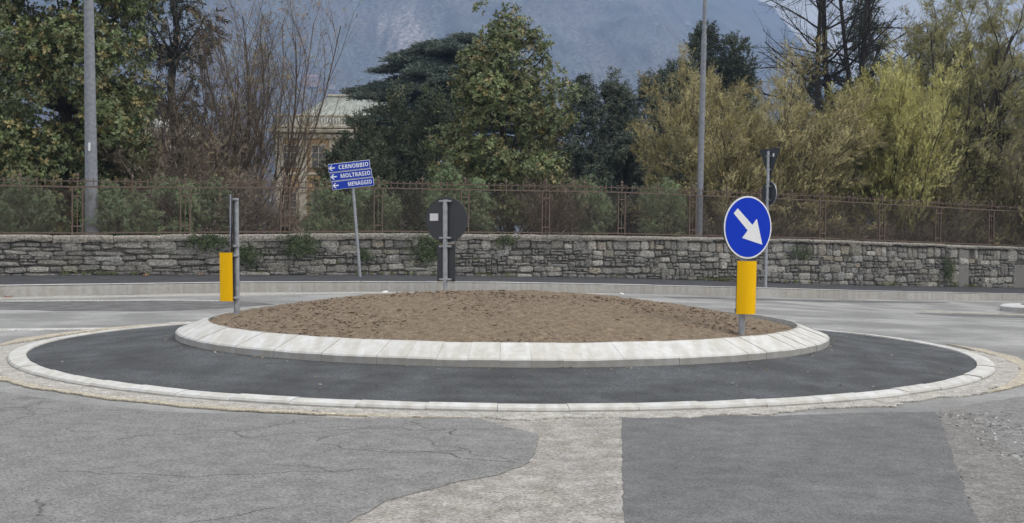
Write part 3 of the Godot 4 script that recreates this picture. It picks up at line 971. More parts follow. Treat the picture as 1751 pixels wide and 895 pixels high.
	# cement repairs
	for q in [[27.38, 0.46, 0.0, 0.98, 0.03], [30.2, 1.05, 0.0, 0.62, 0.025]]:
		var k: float = q[0] / BAY
		var foot := steps(FOOT, k) - 0.05
		var full := steps(TOP, k) - 0.13 - foot
		var m := MB.new()
		m.box(Transform3D.IDENTITY, Vector3(q[1], full * (q[3] - q[2]), 0.16), 0.02)
		part("cement_repair", m.mesh(), o, M.render, wall_frame(q[0], foot + full * (q[2] + q[3]) / 2).translated_local(Vector3(0, 0, front - 0.08 + q[4])))

const RAIL := [[-4.0, 1.10], [0.0, 1.09], [3.0, 1.14], [6.0, 1.20], [12.0, 1.20], [17.0, 1.2]]
func rail_y(k: float) -> float:
	return steps(TOP, k) + steps(RAIL, k)

func spear(m: MB, s: float, y: float, hgt: float, w: float) -> void:
	var t := wall_frame(s, y)
	m.box(t.translated_local(Vector3(0, hgt * 0.38, 0)), Vector3(w, hgt * 0.76, w))
	var b := []
	for q in [[-1, -1], [1, -1], [1, 1], [-1, 1]]:
		b.append(t * Vector3(q[0] * w * 1.05, hgt * 0.76, q[1] * w * 1.05))
	var tip := t * Vector3(0, hgt, 0)
	for i in 4:
		m.tri(b[(i + 1) % 4], b[i], tip)
	m.quad(b[0], b[1], b[2], b[3])

func scroll(m: MB, s: float, y: float, rad: float, dirn: float) -> void:
	var t := wall_frame(s, y)
	var pts := []
	var rr := []
	for i in 13:
		var a := -0.3 + i * 0.42
		var q := rad * (1.0 - i * 0.045)
		pts.append(t * Vector3(dirn * (cos(a) * q), rad + sin(a) * q, 0))
		rr.append(0.013)
	m.tube(pts, rr, 4)

func fence() -> void:
	var o := thing("iron_fence", Vector3.ZERO, "rusty brown wrought iron fence with wire mesh and spearheads on the stone wall", "fence")
	var nb := -3
	var ne := 15
	for lv in [["bottom_rail", 0.05, 0.035, true], ["top_rail", 0.0, 0.036, false], ["crest_rail", 0.13, 0.022, false]]:
		var m := MB.new()
		for k in range(nb, ne):
			var a := wall_at(k)
			var b := wall_at(k + 1)
			var ya: float = (steps(TOP, k) if lv[3] else rail_y(k)) + lv[1]
			var yb: float = (steps(TOP, k + 1) if lv[3] else rail_y(k + 1)) + lv[1]
			var p := V(a.x, ya, a.y)
			var q := V(b.x, yb, b.y)
			var x := (q - p).normalized()
			var up := wn.cross(x).normalized()
			m.box(Transform3D(Basis(x, up, wn), (p + q) / 2), Vector3(p.distance_to(q) + 0.002, lv[2], lv[2]))
		part(lv[0], m.mesh(), o, M.iron)
	for k in range(nb, ne + 1):
		var s := k * BAY
		var y0 := steps(TOP, k)
		var h := steps(RAIL, k)
		# ladder post of two uprights, cross bars and a thin middle rod
		var m := MB.new()
		for q in [-0.11, 0.11]:
			m.box(wall_frame(s + q, y0 + h / 2), Vector3(0.034, h, 0.04))
		for q in [0.2, h - 0.2]:
			m.box(wall_frame(s, y0 + q), Vector3(0.18, 0.035, 0.04))
		m.box(wall_frame(s, y0 + h / 2), Vector3(0.018, h - 0.02, 0.018))
		m.box(wall_frame(s, y0 + h * 0.72), Vector3(0.05, 0.05, 0.03))
		part("post", m.mesh(), o, M.iron)
		var f := MB.new()
		spear(f, s, y0 + h, 0.34, 0.035)
		f.box(wall_frame(s, y0 + h + 0.2), Vector3(0.075, 0.04, 0.06))
		scroll(f, s - 0.14, y0 + h + 0.03, 0.085, 1.0)
		scroll(f, s + 0.14, y0 + h + 0.03, 0.085, -1.0)
		part("finial", f.mesh(), o, M.iron)
		if k == ne: break
		# crest of spearheads, with a taller one in the middle of the bay
		var c := MB.new()
		for j in range(2, 13):
			var u := s + BAY * j / 14.0 + BAY / 28.0 * 0.0
			var yy := rail_y(u / BAY)
			if j == 7:
				spear(c, u, yy - 0.12, 0.46, 0.03)
				scroll(c, u - 0.13, yy + 0.03, 0.08, 1.0)
				scroll(c, u + 0.13, yy + 0.03, 0.08, -1.0)
			else:
				spear(c, u, yy, 0.2, 0.020)
		tag(part("spear_row", c.mesh(), o, M.iron), "", "", "", "stuff")
		# woven wire between the rails
		var w := MB.new()
		var lo := 0.07
		var pitch := 0.038
		var A := wall_frame(s + 0.13, 0)
		var L := BAY - 0.26
		var yl := steps(TOP, k + 0.5) + lo
		var hh := steps(RAIL, k + 0.5) - lo - 0.02
		var dy := (steps(TOP, k + 1) - steps(TOP, k)) / BAY
		for dirn in [1.0, -1.0]:
			var x := -hh
			while x < L:
				var xa := maxf(x, 0.0)
				var xb := minf(x + hh, L)
				if xb > xa:
					var ya := (xa - x) if dirn > 0 else hh - (xa - x)
					var yb := (xb - x) if dirn > 0 else hh - (xb - x)
					w.tube([A * Vector3(xa, yl + ya + (xa - L / 2) * dy, 0.004 * dirn), A * Vector3(xb, yl + yb + (xb - L / 2) * dy, 0.004 * dirn)], [0.0016, 0.0016], 3)
				x += pitch
		tag(part("wire_mesh", w.mesh(), o, M.wire), "", "", "", "stuff")

# ------------------------------------------------------------------ street furniture
func disc_outline(rad: float, n := 40) -> PackedVector2Array:
	var o := PackedVector2Array()
	for k in n:
		o.append(Vector2(cos(TAU * k / n), sin(TAU * k / n)) * rad)
	return o

# a low keep-right sign: steel post, round arrow sign, half-round yellow marker. z is the way that it faces.
func arrow_sign(at: Vector3, lean: Basis, yaw: float, total: float, disc_y: float, rad: float, mark_top: float, mark_low: float, mark_w: float, deep: float, label: String) -> Node3D:
	var o := thing("arrow_sign", at, label, "traffic sign", "arrow signs round the edge of the soil mound")
	o.basis = lean * Basis(Vector3.UP, yaw)
	var p := MB.new()
	p.tube([Vector3(0, -0.25, 0), Vector3(0, total, 0)], [0.030, 0.030], 16)
	part("post", p.mesh(), o, M.galv)
	var cap := MB.new()
	cap.tube([Vector3(0, total - 0.012, 0), Vector3(0, total + 0.004, 0)], [0.032, 0.030], 16, true)
	part("post_cap", cap.mesh(), o, M.galv)
	var t := Transform3D(Basis.IDENTITY, Vector3(0, disc_y, 0.045))
	var b := MB.new()
	b.plate(t, disc_outline(rad), -0.010, 0.006)
	b.tube([t * Vector3(0, 0, -0.012), t * Vector3(0, 0, -0.004)], [rad * 0.985, rad], 40)
	var disc := part("disc", b.mesh(), o, M.sign_back)
	var w := MB.new()
	w.plate(t, disc_outline(rad * 0.998), 0.0062, 0.0085, false)
	part("rim", w.mesh(), disc, M.white)
	var bl := MB.new()
	bl.plate(t, disc_outline(rad * 0.945), 0.0086, 0.0105, false)
	part("blue_face", bl.mesh(), disc, M.blue)
	var ar := MB.new()
	var pts := PackedVector2Array()
	for q in [[-0.62, 0.43], [-0.02, -0.10], [-0.25, -0.34], [0.61, -0.54], [0.35, 0.28], [0.17, 0.08], [-0.46, 0.59]]:
		pts.append(Vector2(q[0], q[1]) * rad)
	ar.plate(t, pts, 0.0106, 0.0125, false)
	part("arrow", ar.mesh(), disc, M.white)
	var st := MB.new()
	st.box(Transform3D(Basis.IDENTITY, Vector3(rad * 0.58, disc_y + rad * 0.12, 0.0335)), Vector3(0.11, 0.09, 0.002))
	part("sticker", st.mesh(), disc, M.sticker)
	for q in [disc_y + rad * 0.82, disc_y - rad * 0.80, mark_top - 0.03, mark_low + 0.03]:
		var c := MB.new()
		c.box(Transform3D(Basis.IDENTITY, Vector3(0, q, 0.004)), Vector3(0.15, 0.024, 0.062), 0.004)
		part("clamp", c.mesh(), o, M.galv)
	# the marker: an open half tube
	var k := MB.new()
	var hw := mark_w / 2
	for side in [1.0, 0.93]:
		var ring := []
		for i in 17:
			var a := PI * i / 16.0
			ring.append(Vector2(cos(a) * hw * side, sin(a) * hw * side * deep + 0.03))
		for i in 16:
			var a: Vector2 = ring[i]
			var d: Vector2 = ring[i + 1]
			if side == 1.0:
				k.quad(Vector3(a.x, mark_top, a.y), Vector3(d.x, mark_top, d.y), Vector3(d.x, mark_low, d.y), Vector3(a.x, mark_low, a.y))
			else:
				k.quad(Vector3(d.x, mark_top, d.y), Vector3(a.x, mark_top, a.y), Vector3(a.x, mark_low, a.y), Vector3(d.x, mark_low, d.y))
			var f := 0.93
			k.quad(Vector3(a.x * f, mark_top, a.y * f), Vector3(d.x * f, mark_top, d.y * f), Vector3(d.x, mark_top, d.y), Vector3(a.x, mark_top, a.y))
	var mk := part("marker", k.mesh(), o, M.yellow)
	var bk := MB.new()
	bk.box(Transform3D(Basis.IDENTITY, Vector3(0, (mark_top + mark_low) / 2, 0.033)), Vector3(mark_w * 1.02, mark_top - mark_low - 0.01, 0.006))
	part("back_plate", bk.mesh(), mk, M.sign_back)
	return o

func lettering(text: String, size: float, parent: Node3D, at: Transform3D, width: float) -> void:
	var f := SystemFont.new()
	f.font_names = PackedStringArray(["Droid Sans"])
	f.font_weight = 700
	var t := TextMesh.new()
	t.text = text
	t.font = f
	t.font_size = 64
	t.pixel_size = size / 64.0 / 0.72
	t.depth = 0.002
	t.curve_step = 1.0
	t.horizontal_alignment = HORIZONTAL_ALIGNMENT_CENTER
	var w := t.get_aabb().size.x
	part("lettering", t, parent, M.letter, at * Transform3D(Basis.from_scale(Vector3(width / maxf(w, 0.01), 1, 1)), Vector3.ZERO))

func direction_sign() -> void:
	var o := thing("direction_sign", V(-3.57, 0.17, 28.6), "leaning post with three blue direction panels pointing west", "direction sign")
	var p := MB.new()
	p.tube([Vector3(0, -0.2, 0), Vector3(-0.20, 2.1, 0), Vector3(-0.262, 2.72, 0)], [0.036, 0.036, 0.036], 14, true)
	part("post", p.mesh(), o, M.galv)
	var tilt := Basis(Vector3.BACK, deg_to_rad(7.0))
	var words := [["CERNOBBIO", 0.71, 0.605], ["MOLTRASIO", 0.71, 0.605], ["MENAGGIO", 0.565, 0.635]]
	for i in 3:
		var t := Transform3D(tilt, Vector3(-0.231, 2.415, 0.06)) * Transform3D(Basis.IDENTITY, Vector3(-0.012 + 0.022 * (i - 1), (1 - i) * 0.209, 0))
		var b := MB.new()
		b.box(t, Vector3(0.985, 0.199, 0.022), 0.004)
		var pn := part("panel", b.mesh(), o, M.white)
		var f := MB.new()
		f.box(t.translated_local(Vector3(0, 0, 0.0115)), Vector3(0.97, 0.182, 0.004))
		part("blue_face", f.mesh(), pn, M.blue2)
		lettering(words[i][0], 0.097, pn, t * Transform3D(Basis.IDENTITY, Vector3(-0.4925 + words[i][2] * 0.985 + (0.0 if i < 2 else 0.03), 0, 0.0145)), words[i][1] * 0.985)
		var a := MB.new()
		var at := t.translated_local(Vector3(-0.41, 0, 0))
		var ao := PackedVector2Array()
		for q in [[-0.072, 0.0], [-0.012, -0.062], [0.018, -0.062], [-0.024, -0.014], [0.072, -0.014], [0.072, 0.014], [-0.024, 0.014], [0.018, 0.062], [-0.012, 0.062]]:
			ao.append(Vector2(q[0], q[1]))
		a.plate(at, ao, 0.0136, 0.0155, false)
		part("arrow", a.mesh(), pn, M.letter)
	for i in 3:
		var c := MB.new()
		c.box(Transform3D(tilt, Vector3(-0.231 - 0.02 * (1 - i), 2.415 + (1 - i) * 0.209, 0.03)), Vector3(0.12, 0.03, 0.05), 0.004)
		part("clamp", c.mesh(), o, M.galv)

func give_way_back() -> void:
	var o := thing("give_way_sign", V(6.04, 0.03, 28.8), "tall grey post with the dark backs of a triangular and a round sign", "traffic sign")
	var p := MB.new()
	p.tube([Vector3(0, -0.3, 0), Vector3(0.03, 3.24, 0)], [0.036, 0.036], 14, true)
	part("post", p.mesh(), o, M.galv)
	var yaw := Basis(Vector3.UP, deg_to_rad(114))
	var T := Transform3D(yaw, Vector3(0.075, 2.97, -0.055))
	var m := MB.new()
	var tri := PackedVector2Array()
	for q in [[-0.40, 0.30], [-0.37, 0.265], [-0.03, -0.34], [0.03, -0.34], [0.37, 0.265], [0.40, 0.30], [0.38, 0.33], [-0.38, 0.33]]:
		tri.append(Vector2(q[0], q[1]) * 1.0)
	m.plate(T, tri, -0.012, 0.006)
	var tp := part("triangle_plate", m.mesh(), o, M.sign_back)
	var s := MB.new()
	s.box(T * Transform3D(Basis.IDENTITY, Vector3(-0.16, 0.17, -0.0135)), Vector3(0.07, 0.08, 0.002))
	part("sticker", s.mesh(), tp, M.sticker)
	var D := Transform3D(yaw, Vector3(0.075, 2.236, -0.055))
	var d := MB.new()
	d.plate(D, disc_outline(0.285), -0.012, 0.006)
	var dp := part("round_plate", d.mesh(), o, M.sign_back)
	var e := MB.new()
	e.tube([D * Vector3(0, 0, -0.014), D * Vector3(0, 0, 0.008)], [0.288, 0.288], 40)
	part("rim", e.mesh(), dp, M.galv)
	for y in [3.12, 2.80, 2.40, 2.07]:
		var c := MB.new()
		c.box(Transform3D(yaw, Vector3(0.04, y, -0.03)), Vector3(0.14, 0.03, 0.075), 0.004)
		part("clamp", c.mesh(), o, M.galv)

func lamp(at: Vector3, top: Vector3, r0: float, r1: float, joint: float, label: String, stripe: bool) -> void:
	var o := thing("street_lamp", at, label, "street lamp", "lamp posts behind the iron fence")
	var p := MB.new()
	var up := (top - at)
	var m: float = lerpf(r0, r1, joint)
	if joint < 1.0:
		p.tube([Vector3(0, 0, 0), up * joint, up * joint, up], [r0, m * 1.12, m * 0.86, r1], 24)
	else:
		p.tube([Vector3(0, 0, 0), up * 0.5, up], [r0, (r0 + r1) / 2, r1], 24)
	part("pole", p.mesh(), o, M.post)
	var b := MB.new()
	b.tube([Vector3(0, -0.02, 0), Vector3(0, 0.12, 0)], [r0 * 1.25, r0 * 1.2], 24, true)
	part("base_collar", b.mesh(), o, M.post)
	var a := MB.new()
	a.tube([up, up + Vector3(0.1, 0.5, 0.2), up + Vector3(0.4, 0.8, 0.7), up + Vector3(0.9, 0.95, 1.5)], [r1, r1 * 0.8, r1 * 0.7, r1 * 0.6], 12)
	part("arm", a.mesh(), o, M.post)
	var h := MB.new()
	h.box(Transform3D(Basis(Vector3.UP, 2.6), up + Vector3(1.05, 0.97, 1.75)), Vector3(0.28, 0.14, 0.62), 0.05)
	part("lamp_head", h.mesh(), o, M.sign_back)
	if stripe:
		var s := MB.new()
		var q := up * (2.42 / up.y)
		s.box(Transform3D(Basis.IDENTITY, q + Vector3(0.015, 0, r0 * 0.90)), Vector3(0.05, 0.20, 0.012), 0.004)
		part("reflector", s.mesh(), o, M.white)

func furniture() -> void:
	arrow_sign(V(2.095, 0.255, 11.0), Basis(Vector3.BACK, deg_to_rad(-0.6)), deg_to_rad(31), 1.2, 0.988, 0.285, 0.683, 0.205, 0.205, 0.95, "round blue sign with a white arrow above a bright yellow marker")
	arrow_sign(V(-2.734, 0.30, 12.04), Basis(Vector3.BACK, deg_to_rad(1.0)), deg_to_rad(-77.0), 1.185, 0.945, 0.285, 0.652, 0.172, 0.22, 1.2, "arrow sign seen edge on above a dull yellow marker")
	arrow_sign(V(-0.822, 0.29, 15.0), Basis(Vector3.BACK, deg_to_rad(0.6)), deg_to_rad(162), 1.30, 1.055, 0.28, 0.755, 0.285, 0.235, 0.5, "dark back of a round sign with a small white sticker, behind the soil mound")
	direction_sign()
	give_way_back()
	lamp(V(-9.89, 0.75, 28.5), V(-10.03, 8.6, 28.5), 0.158, 0.092, 2.0, "thick grey lamp post with a white reflector strip, behind the western end of the fence", true)
	lamp(V(5.454, 0.75, 35.4), V(5.55, 8.6, 35.4), 0.098, 0.062, 0.815, "slim grey lamp post with a stepped joint near its top, behind the fence", false)

# ------------------------------------------------------------------ plants
func add_leaf(m: MB, b: Vector3, dir: Vector3, up: Vector3, ln: float, wd: float, tone: Color) -> void:
	m.col = tone
	var side := dir.cross(up).normalized()
	var nr := side.cross(dir).normalized()
	var tip := b + dir * ln - nr * ln * 0.10
	var mid := b + dir * ln * 0.48
	var l := mid - side * wd / 2 + nr * wd * 0.16
	var r := mid + side * wd / 2 + nr * wd * 0.16
	m.tri(b, mid, l)
	m.tri(mid, tip, l)
	m.tri(b, r, mid)
	m.tri(r, tip, mid)

func add_blade(m: MB, b: Vector3, dir: Vector3, ln: float, wd: float, r: RandomNumberGenerator) -> void:
	var side := dir.cross(Vector3(r.randf_range(-1, 1), r.randf_range(-1, 1), r.randf_range(-1, 1))).normalized()
	m.quad(b, b + dir * ln * 0.5 + side * wd / 2, b + dir * ln, b + dir * ln * 0.5 - side * wd / 2)

var sprays := {}
func make_sprays() -> void:
	var r := RandomNumberGenerator.new()
	r.seed = 200
	# a rosette of big stiff leaves
	var m := MB.new()
	for k in 9:
		var a := TAU * k / 9 * 2.4
		var el := r.randf_range(0.1, 1.15)
		var dir := Vector3(cos(a) * cos(el), sin(el), sin(a) * cos(el))
		var tone := Color(1, 1, 1) * r.randf_range(0.8, 1.2)
		if k % 4 == 3: tone = Color(1.9, 1.3, 1.0)
		add_leaf(m, dir * 0.02, dir, Vector3.UP, r.randf_range(0.13, 0.19), r.randf_range(0.055, 0.075), tone)
	sprays.rosette = m.mesh()
	# a tuft of small leaves
	m = MB.new()
	for k in 16:
		var dir := Vector3(r.randf_range(-1, 1), r.randf_range(-0.5, 1), r.randf_range(-1, 1)).normalized()
		add_leaf(m, Vector3(r.randf_range(-0.08, 0.08), r.randf_range(-0.08, 0.08), r.randf_range(-0.08, 0.08)), dir, Vector3.UP if absf(dir.y) < 0.9 else Vector3.RIGHT, r.randf_range(0.06, 0.10), r.randf_range(0.03, 0.045), Color(1, 1, 1) * r.randf_range(0.7, 1.3))
	sprays.tuft = m.mesh()
	# an upright feathery conifer spray
	m = MB.new()
	for k in 22:
		var y := k / 22.0 * 0.34
		var dir := Vector3(r.randf_range(-1, 1), r.randf_range(0.35, 1.2), r.randf_range(-1, 1)).normalized()
		m.col = Color(1, 1, 1) * r.randf_range(0.7, 1.3)
		add_blade(m, Vector3(0, y, 0), dir, r.randf_range(0.10, 0.17), 0.034, r)
	sprays.feather = m.mesh()
	# a flat layered cedar spray
	m = MB.new()
	for k in 46:
		var p := Vector3(r.randf_range(-0.5, 0.5), r.randf_range(-0.05, 0.05), r.randf_range(-0.5, 0.5))
		var dir := Vector3(p.x + r.randf_range(-0.3, 0.3), r.randf_range(-0.1, 0.35), p.z + r.randf_range(-0.3, 0.3)).normalized()
		m.col = Color(1, 1, 1) * r.randf_range(0.65, 1.35)
		add_blade(m, p, dir, r.randf_range(0.18, 0.30), 0.05, r)
	sprays.cedar = m.mesh()
	# a twig end with opening buds
	m = MB.new()
	for k in 14:
		var y := k / 14.0 * 0.28
		var a := k * 2.4
		var dir := Vector3(cos(a), r.randf_range(-0.2, 1.0), sin(a)).normalized()
		add_leaf(m, Vector3(0, y, 0), dir, Vector3.UP, r.randf_range(0.032, 0.058), r.randf_range(0.019, 0.032), Color(1, 1, 1) * r.randf_range(0.7, 1.3))
	sprays.buds = m.mesh()
	# ivy: lobed leaves lying on a wall, z outwards
	m = MB.new()
	for k in 9:
		var p := Vector3(r.randf_range(-0.09, 0.09), r.randf_range(-0.09, 0.09), r.randf_range(0.0, 0.03))
		var a := r.randf() * TAU
		add_leaf(m, p, Vector3(cos(a) * 0.8, sin(a) * 0.8 - 0.35, 0.35).normalized(), Vector3.BACK, r.randf_range(0.05, 0.085), r.randf_range(0.045, 0.065), Color(1, 1, 1) * r.randf_range(0.65, 1.35))
	sprays.ivy = m.mesh()
	# grass blades
	m = MB.new()
	for k in 9:
		var dir := Vector3(r.randf_range(-0.5, 0.5), 1, r.randf_range(-0.5, 0.5)).normalized()
		m.col = Color(1, 1, 1) * r.randf_range(0.7, 1.3)
		add_blade(m, Vector3(r.randf_range(-0.04, 0.04), 0, r.randf_range(-0.04, 0.04)), dir, r.randf_range(0.08, 0.2), 0.014, r)
	sprays.grass = m.mesh()

# the tips of a branching skeleton are gathered in T as [point, direction]
func grow(m: MB, r: RandomNumberGenerator, p: Vector3, dir: Vector3, ln: float, rad: float, lv: int, P: Dictionary, T: Array) -> void:
	var n: int = P.steps[lv]
	var pts := [p]
	var rr := [rad]
	var d := dir
	for i in n:
		d = (d + Vector3(r.randf_range(-1, 1), r.randf_range(-1, 1), r.randf_range(-1, 1)) * P.wiggle[lv] + Vector3.UP * P.up[lv]).normalized()
		pts.append(pts[-1] + d * ln / n)
		rr.append(rad * lerpf(1.0, P.taper, (i + 1.0) / n))
	m.tube(pts, rr, 7 if lv == 0 else (4 if lv == 1 else 3))
	if lv == P.kids.size():
		for i in range(1, pts.size()):
			T.append([pts[i], (pts[i] - pts[i - 1]).normalized()])
		return
	var c: int = P.kids[lv]
	for k in c:
		var f := lerpf(P.start[lv], 1.0, (k + r.randf()) / c) * n
		var i := mini(int(f), n - 1)
		var q: Vector3 = pts[i].lerp(pts[i + 1], f - i)
		var along: Vector3 = (pts[i + 1] - pts[i]).normalized()
		var side := along.cross(Vector3(r.randf_range(-1, 1), r.randf_range(-1, 1), r.randf_range(-1, 1))).normalized()
		var ang: float = P.angle[lv] * r.randf_range(0.7, 1.25)
		var l2: float = ln * P.ratio[lv] * lerpf(1.15, 0.55, f / n) * r.randf_range(0.7, 1.2)
		grow(m, r, q, along * cos(ang) + side * sin(ang), l2, rr[i] * P.thin, lv + 1, P, T)

func from_y(dir: Vector3, spin: float) -> Basis:
	var y := dir.normalized()
	var x := y.cross(Vector3(0.31, 0.2, 0.93)).normalized()
	return Basis(x, y, x.cross(y)).rotated(y, spin)

func vary(r: RandomNumberGenerator, c: Color, v: float) -> Color:
	var f := 1.0 + r.randf_range(-v, v)
	return Color(c.r * f * r.randf_range(0.94, 1.06), c.g * f, c.b * f * r.randf_range(0.9, 1.1))

# clumps along a crown profile of [height, radius]
func clumps_of(r: RandomNumberGenerator, profile: Array, n: int, lo: float, hi: float, inner := 0.45) -> Array:
	var o := []
	var y0: float = profile[0][0]
	var y1: float = profile[-1][0]
	while o.size() < n:
		var y := r.randf_range(y0, y1)
		var q := steps(profile, y)
		if r.randf() * 2.6 > q + 0.35: continue
		var a := r.randf() * TAU
		var rad := r.randf_range(lo, hi)
		var f := maxf(0.0, q - rad * 0.7) * sqrt(r.randf_range(inner * inner, 1.0))
		o.append([Vector3(cos(a) * f, y, sin(a) * f), minf(rad, q * 0.9 + 0.1), r.randf_range(0.72, 1.3)])
	return o

func crowned(called: String, at: Vector3, sd: int, clumps: Array, spray: String, mat: Material, per_m2: float, size: float, col: Color, other: Color, share: float, trunk_r: float, bark: Material, lift: float, label: String, category: String, group := "") -> Node3D:
	var r := RandomNumberGenerator.new()
	r.seed = sd
	var o := thing(called, at, label, category, group)
	var top := 0.0
	for c in clumps: top = maxf(top, c[0].y)
	if trunk_r > 0.0:
		var m := MB.new()
		var pts := []
		var rr := []
		for i in 7:
			var f := i / 6.0
			pts.append(Vector3(r.randf_range(-0.08, 0.08) * i, f * top * 0.92 - 0.3 * (1 - f), r.randf_range(-0.08, 0.08) * i))
			rr.append(trunk_r * lerpf(1.0, 0.18, f))
		m.tube(pts, rr, 8)
		for c in clumps:
			if r.randf() < 0.55:
				var y0: float = maxf(0.2, c[0].y - Vector2(c[0].x, c[0].z).length() * 0.7)
				var i := clampi(int(y0 / (top * 0.92) * 6), 0, 5)
				var s: Vector3 = pts[i].lerp(pts[i + 1], 0.5)
				var e: Vector3 = c[0]
				m.tube([s, s.lerp(e, 0.5) + Vector3(0, -0.1, 0), e], [trunk_r * 0.28, trunk_r * 0.17, 0.012], 4)
		part("trunk", m.mesh(), o, bark)
	var it := []
	var cols := []
	for c in clumps:
		var rad: float = c[1]
		var n := int(per_m2 * 12.6 * rad * rad)
		for k in n:
			var u := Vector3(r.randfn(), r.randfn(), r.randfn()).normalized()
			var q := rad * (r.randf_range(0.55, 1.08) if r.randf() < 0.85 else r.randf_range(0.0, 1.3))
			var p: Vector3 = c[0] + u * q * Vector3(1, 0.9, 1)
			var dir := (u + Vector3.UP * lift + Vector3(r.randf_range(-0.5, 0.5), r.randf_range(-0.5, 0.5), r.randf_range(-0.5, 0.5))).normalized()
			var s := size * r.randf_range(0.75, 1.3)
			it.append(Transform3D(from_y(dir, r.randf() * TAU).scaled_local(Vector3.ONE * s), p))
			var b := vary(r, other if r.randf() < share else col, 0.22)
			b = b * c[2]
			cols.append(b)
	tag(swarm("crown", o, sprays[spray], mat, it, cols), "", "", "", "stuff")
	return o

func twiggy(called: String, at: Vector3, sd: int, stems: int, spread: float, foot: float, ln: float, rad: float, P: Dictionary, bark: Material, buds: float, size: float, col: Color, other: Color, label: String, category: String, lean := Vector3.ZERO, group := "") -> Node3D:
	var r := RandomNumberGenerator.new()
	r.seed = sd
	var o := thing(called, at, label, category, group)
	var m := MB.new()
	var T := []
	for k in stems:
		var a := TAU * (k + r.randf_range(-0.4, 0.4)) / stems
		var t := spread * (r.randf_range(0.25, 1.0) if stems > 1 else 0.1)
		var dir := (Vector3(cos(a) * sin(t), cos(t), sin(a) * sin(t)) + lean).normalized()
		grow(m, r, Vector3(cos(a) * foot, -0.3, sin(a) * foot), dir, ln * r.randf_range(0.8, 1.1), rad * r.randf_range(0.7, 1.1), 0, P, T)
	part("branches", m.mesh(), o, bark)
	if buds > 0.0:
		var it := []
		var cols := []
		for t in T:
			var n := int(buds) + (1 if r.randf() < buds - int(buds) else 0)
			for k in n:
				var dir: Vector3 = (t[1] + Vector3(r.randf_range(-1, 1), r.randf_range(-0.4, 1), r.randf_range(-1, 1)) * 0.9).normalized()
				it.append(Transform3D(from_y(dir, r.randf() * TAU).scaled_local(Vector3.ONE * size * r.randf_range(0.7, 1.3)), t[0] + Vector3(r.randf_range(-1, 1), r.randf_range(-1, 1), r.randf_range(-1, 1)) * 0.13 * size))
				cols.append(vary(r, other if r.randf() < 0.35 else col, 0.4))
		tag(swarm("crown", o, sprays.buds, M.bud, it, cols), "", "", "", "stuff")
	return o

func cedar(at: Vector3, label: String) -> void:
	var r := RandomNumberGenerator.new()
	r.seed = 77
	var o := thing("cedar_tree", at, label, "tree")
	var m := MB.new()
	m.tube([Vector3(0, -0.5, 0), Vector3(0.1, 6, 0), Vector3(0, 11, 0), Vector3(0, 13.4, 0)], [0.55, 0.42, 0.25, 0.06], 10)
	var it := []
	var cols := []
	for tier in [[13.8, 1.9, 8], [13.4, 2.8, 10], [12.9, 3.6, 11], [12.4, 4.4, 12], [11.9, 5.0, 12], [11.3, 5.6, 13], [10.7, 6.1, 13], [10.1, 6.4, 13], [9.4, 6.5, 12], [8.6, 6.3, 12], [7.6, 6.2, 12], [6.4, 6.0, 12], [5.2, 5.8, 11], [4.0, 5.6, 11], [2.8, 5.2, 11]]:
		for k in tier[2]:
			var a: float = TAU * (k + r.randf_range(-0.35, 0.35)) / tier[2]
			var ln: float = tier[1] * r.randf_range(0.72, 1.06)
			var y: float = tier[0] + r.randf_range(-0.5, 0.5)
			var rise := r.randf_range(-0.04, 0.10)
			var e := Vector3(cos(a) * ln, y + ln * rise - 0.15, sin(a) * ln)
			m.tube([Vector3(0, y - 0.7, 0), Vector3(cos(a) * ln * 0.5, y - 0.1, sin(a) * ln * 0.5), e], [0.13, 0.08, 0.02], 5)
			for q in int(ln * 19):
				var f := lerpf(0.22, 1.05, sqrt(r.randf()))
				var w: float = ln * 0.20 * (1.25 - f * 0.75)
				var side := r.randf_range(-1, 1) * w
				var p := Vector3(cos(a) * ln * f - sin(a) * side, lerpf(y - 0.1, e.y, f) + r.randf_range(-0.12, 0.13) - 0.35 * f * f - absf(side) * 0.15, sin(a) * ln * f + cos(a) * side)
				var s := r.randf_range(0.65, 1.15)
				it.append(Transform3D(Basis.from_euler(Vector3(r.randf_range(-0.18, 0.18), r.randf() * TAU, r.randf_range(-0.18, 0.18))).scaled_local(Vector3(s, s * 0.9, s)), p))
				cols.append(vary(r, Color(0.098, 0.128, 0.098), 0.25))
	part("trunk", m.mesh(), o, M.bark_dark)
	tag(swarm("crown", o, sprays.cedar, M.needle, it, cols), "", "", "", "stuff")

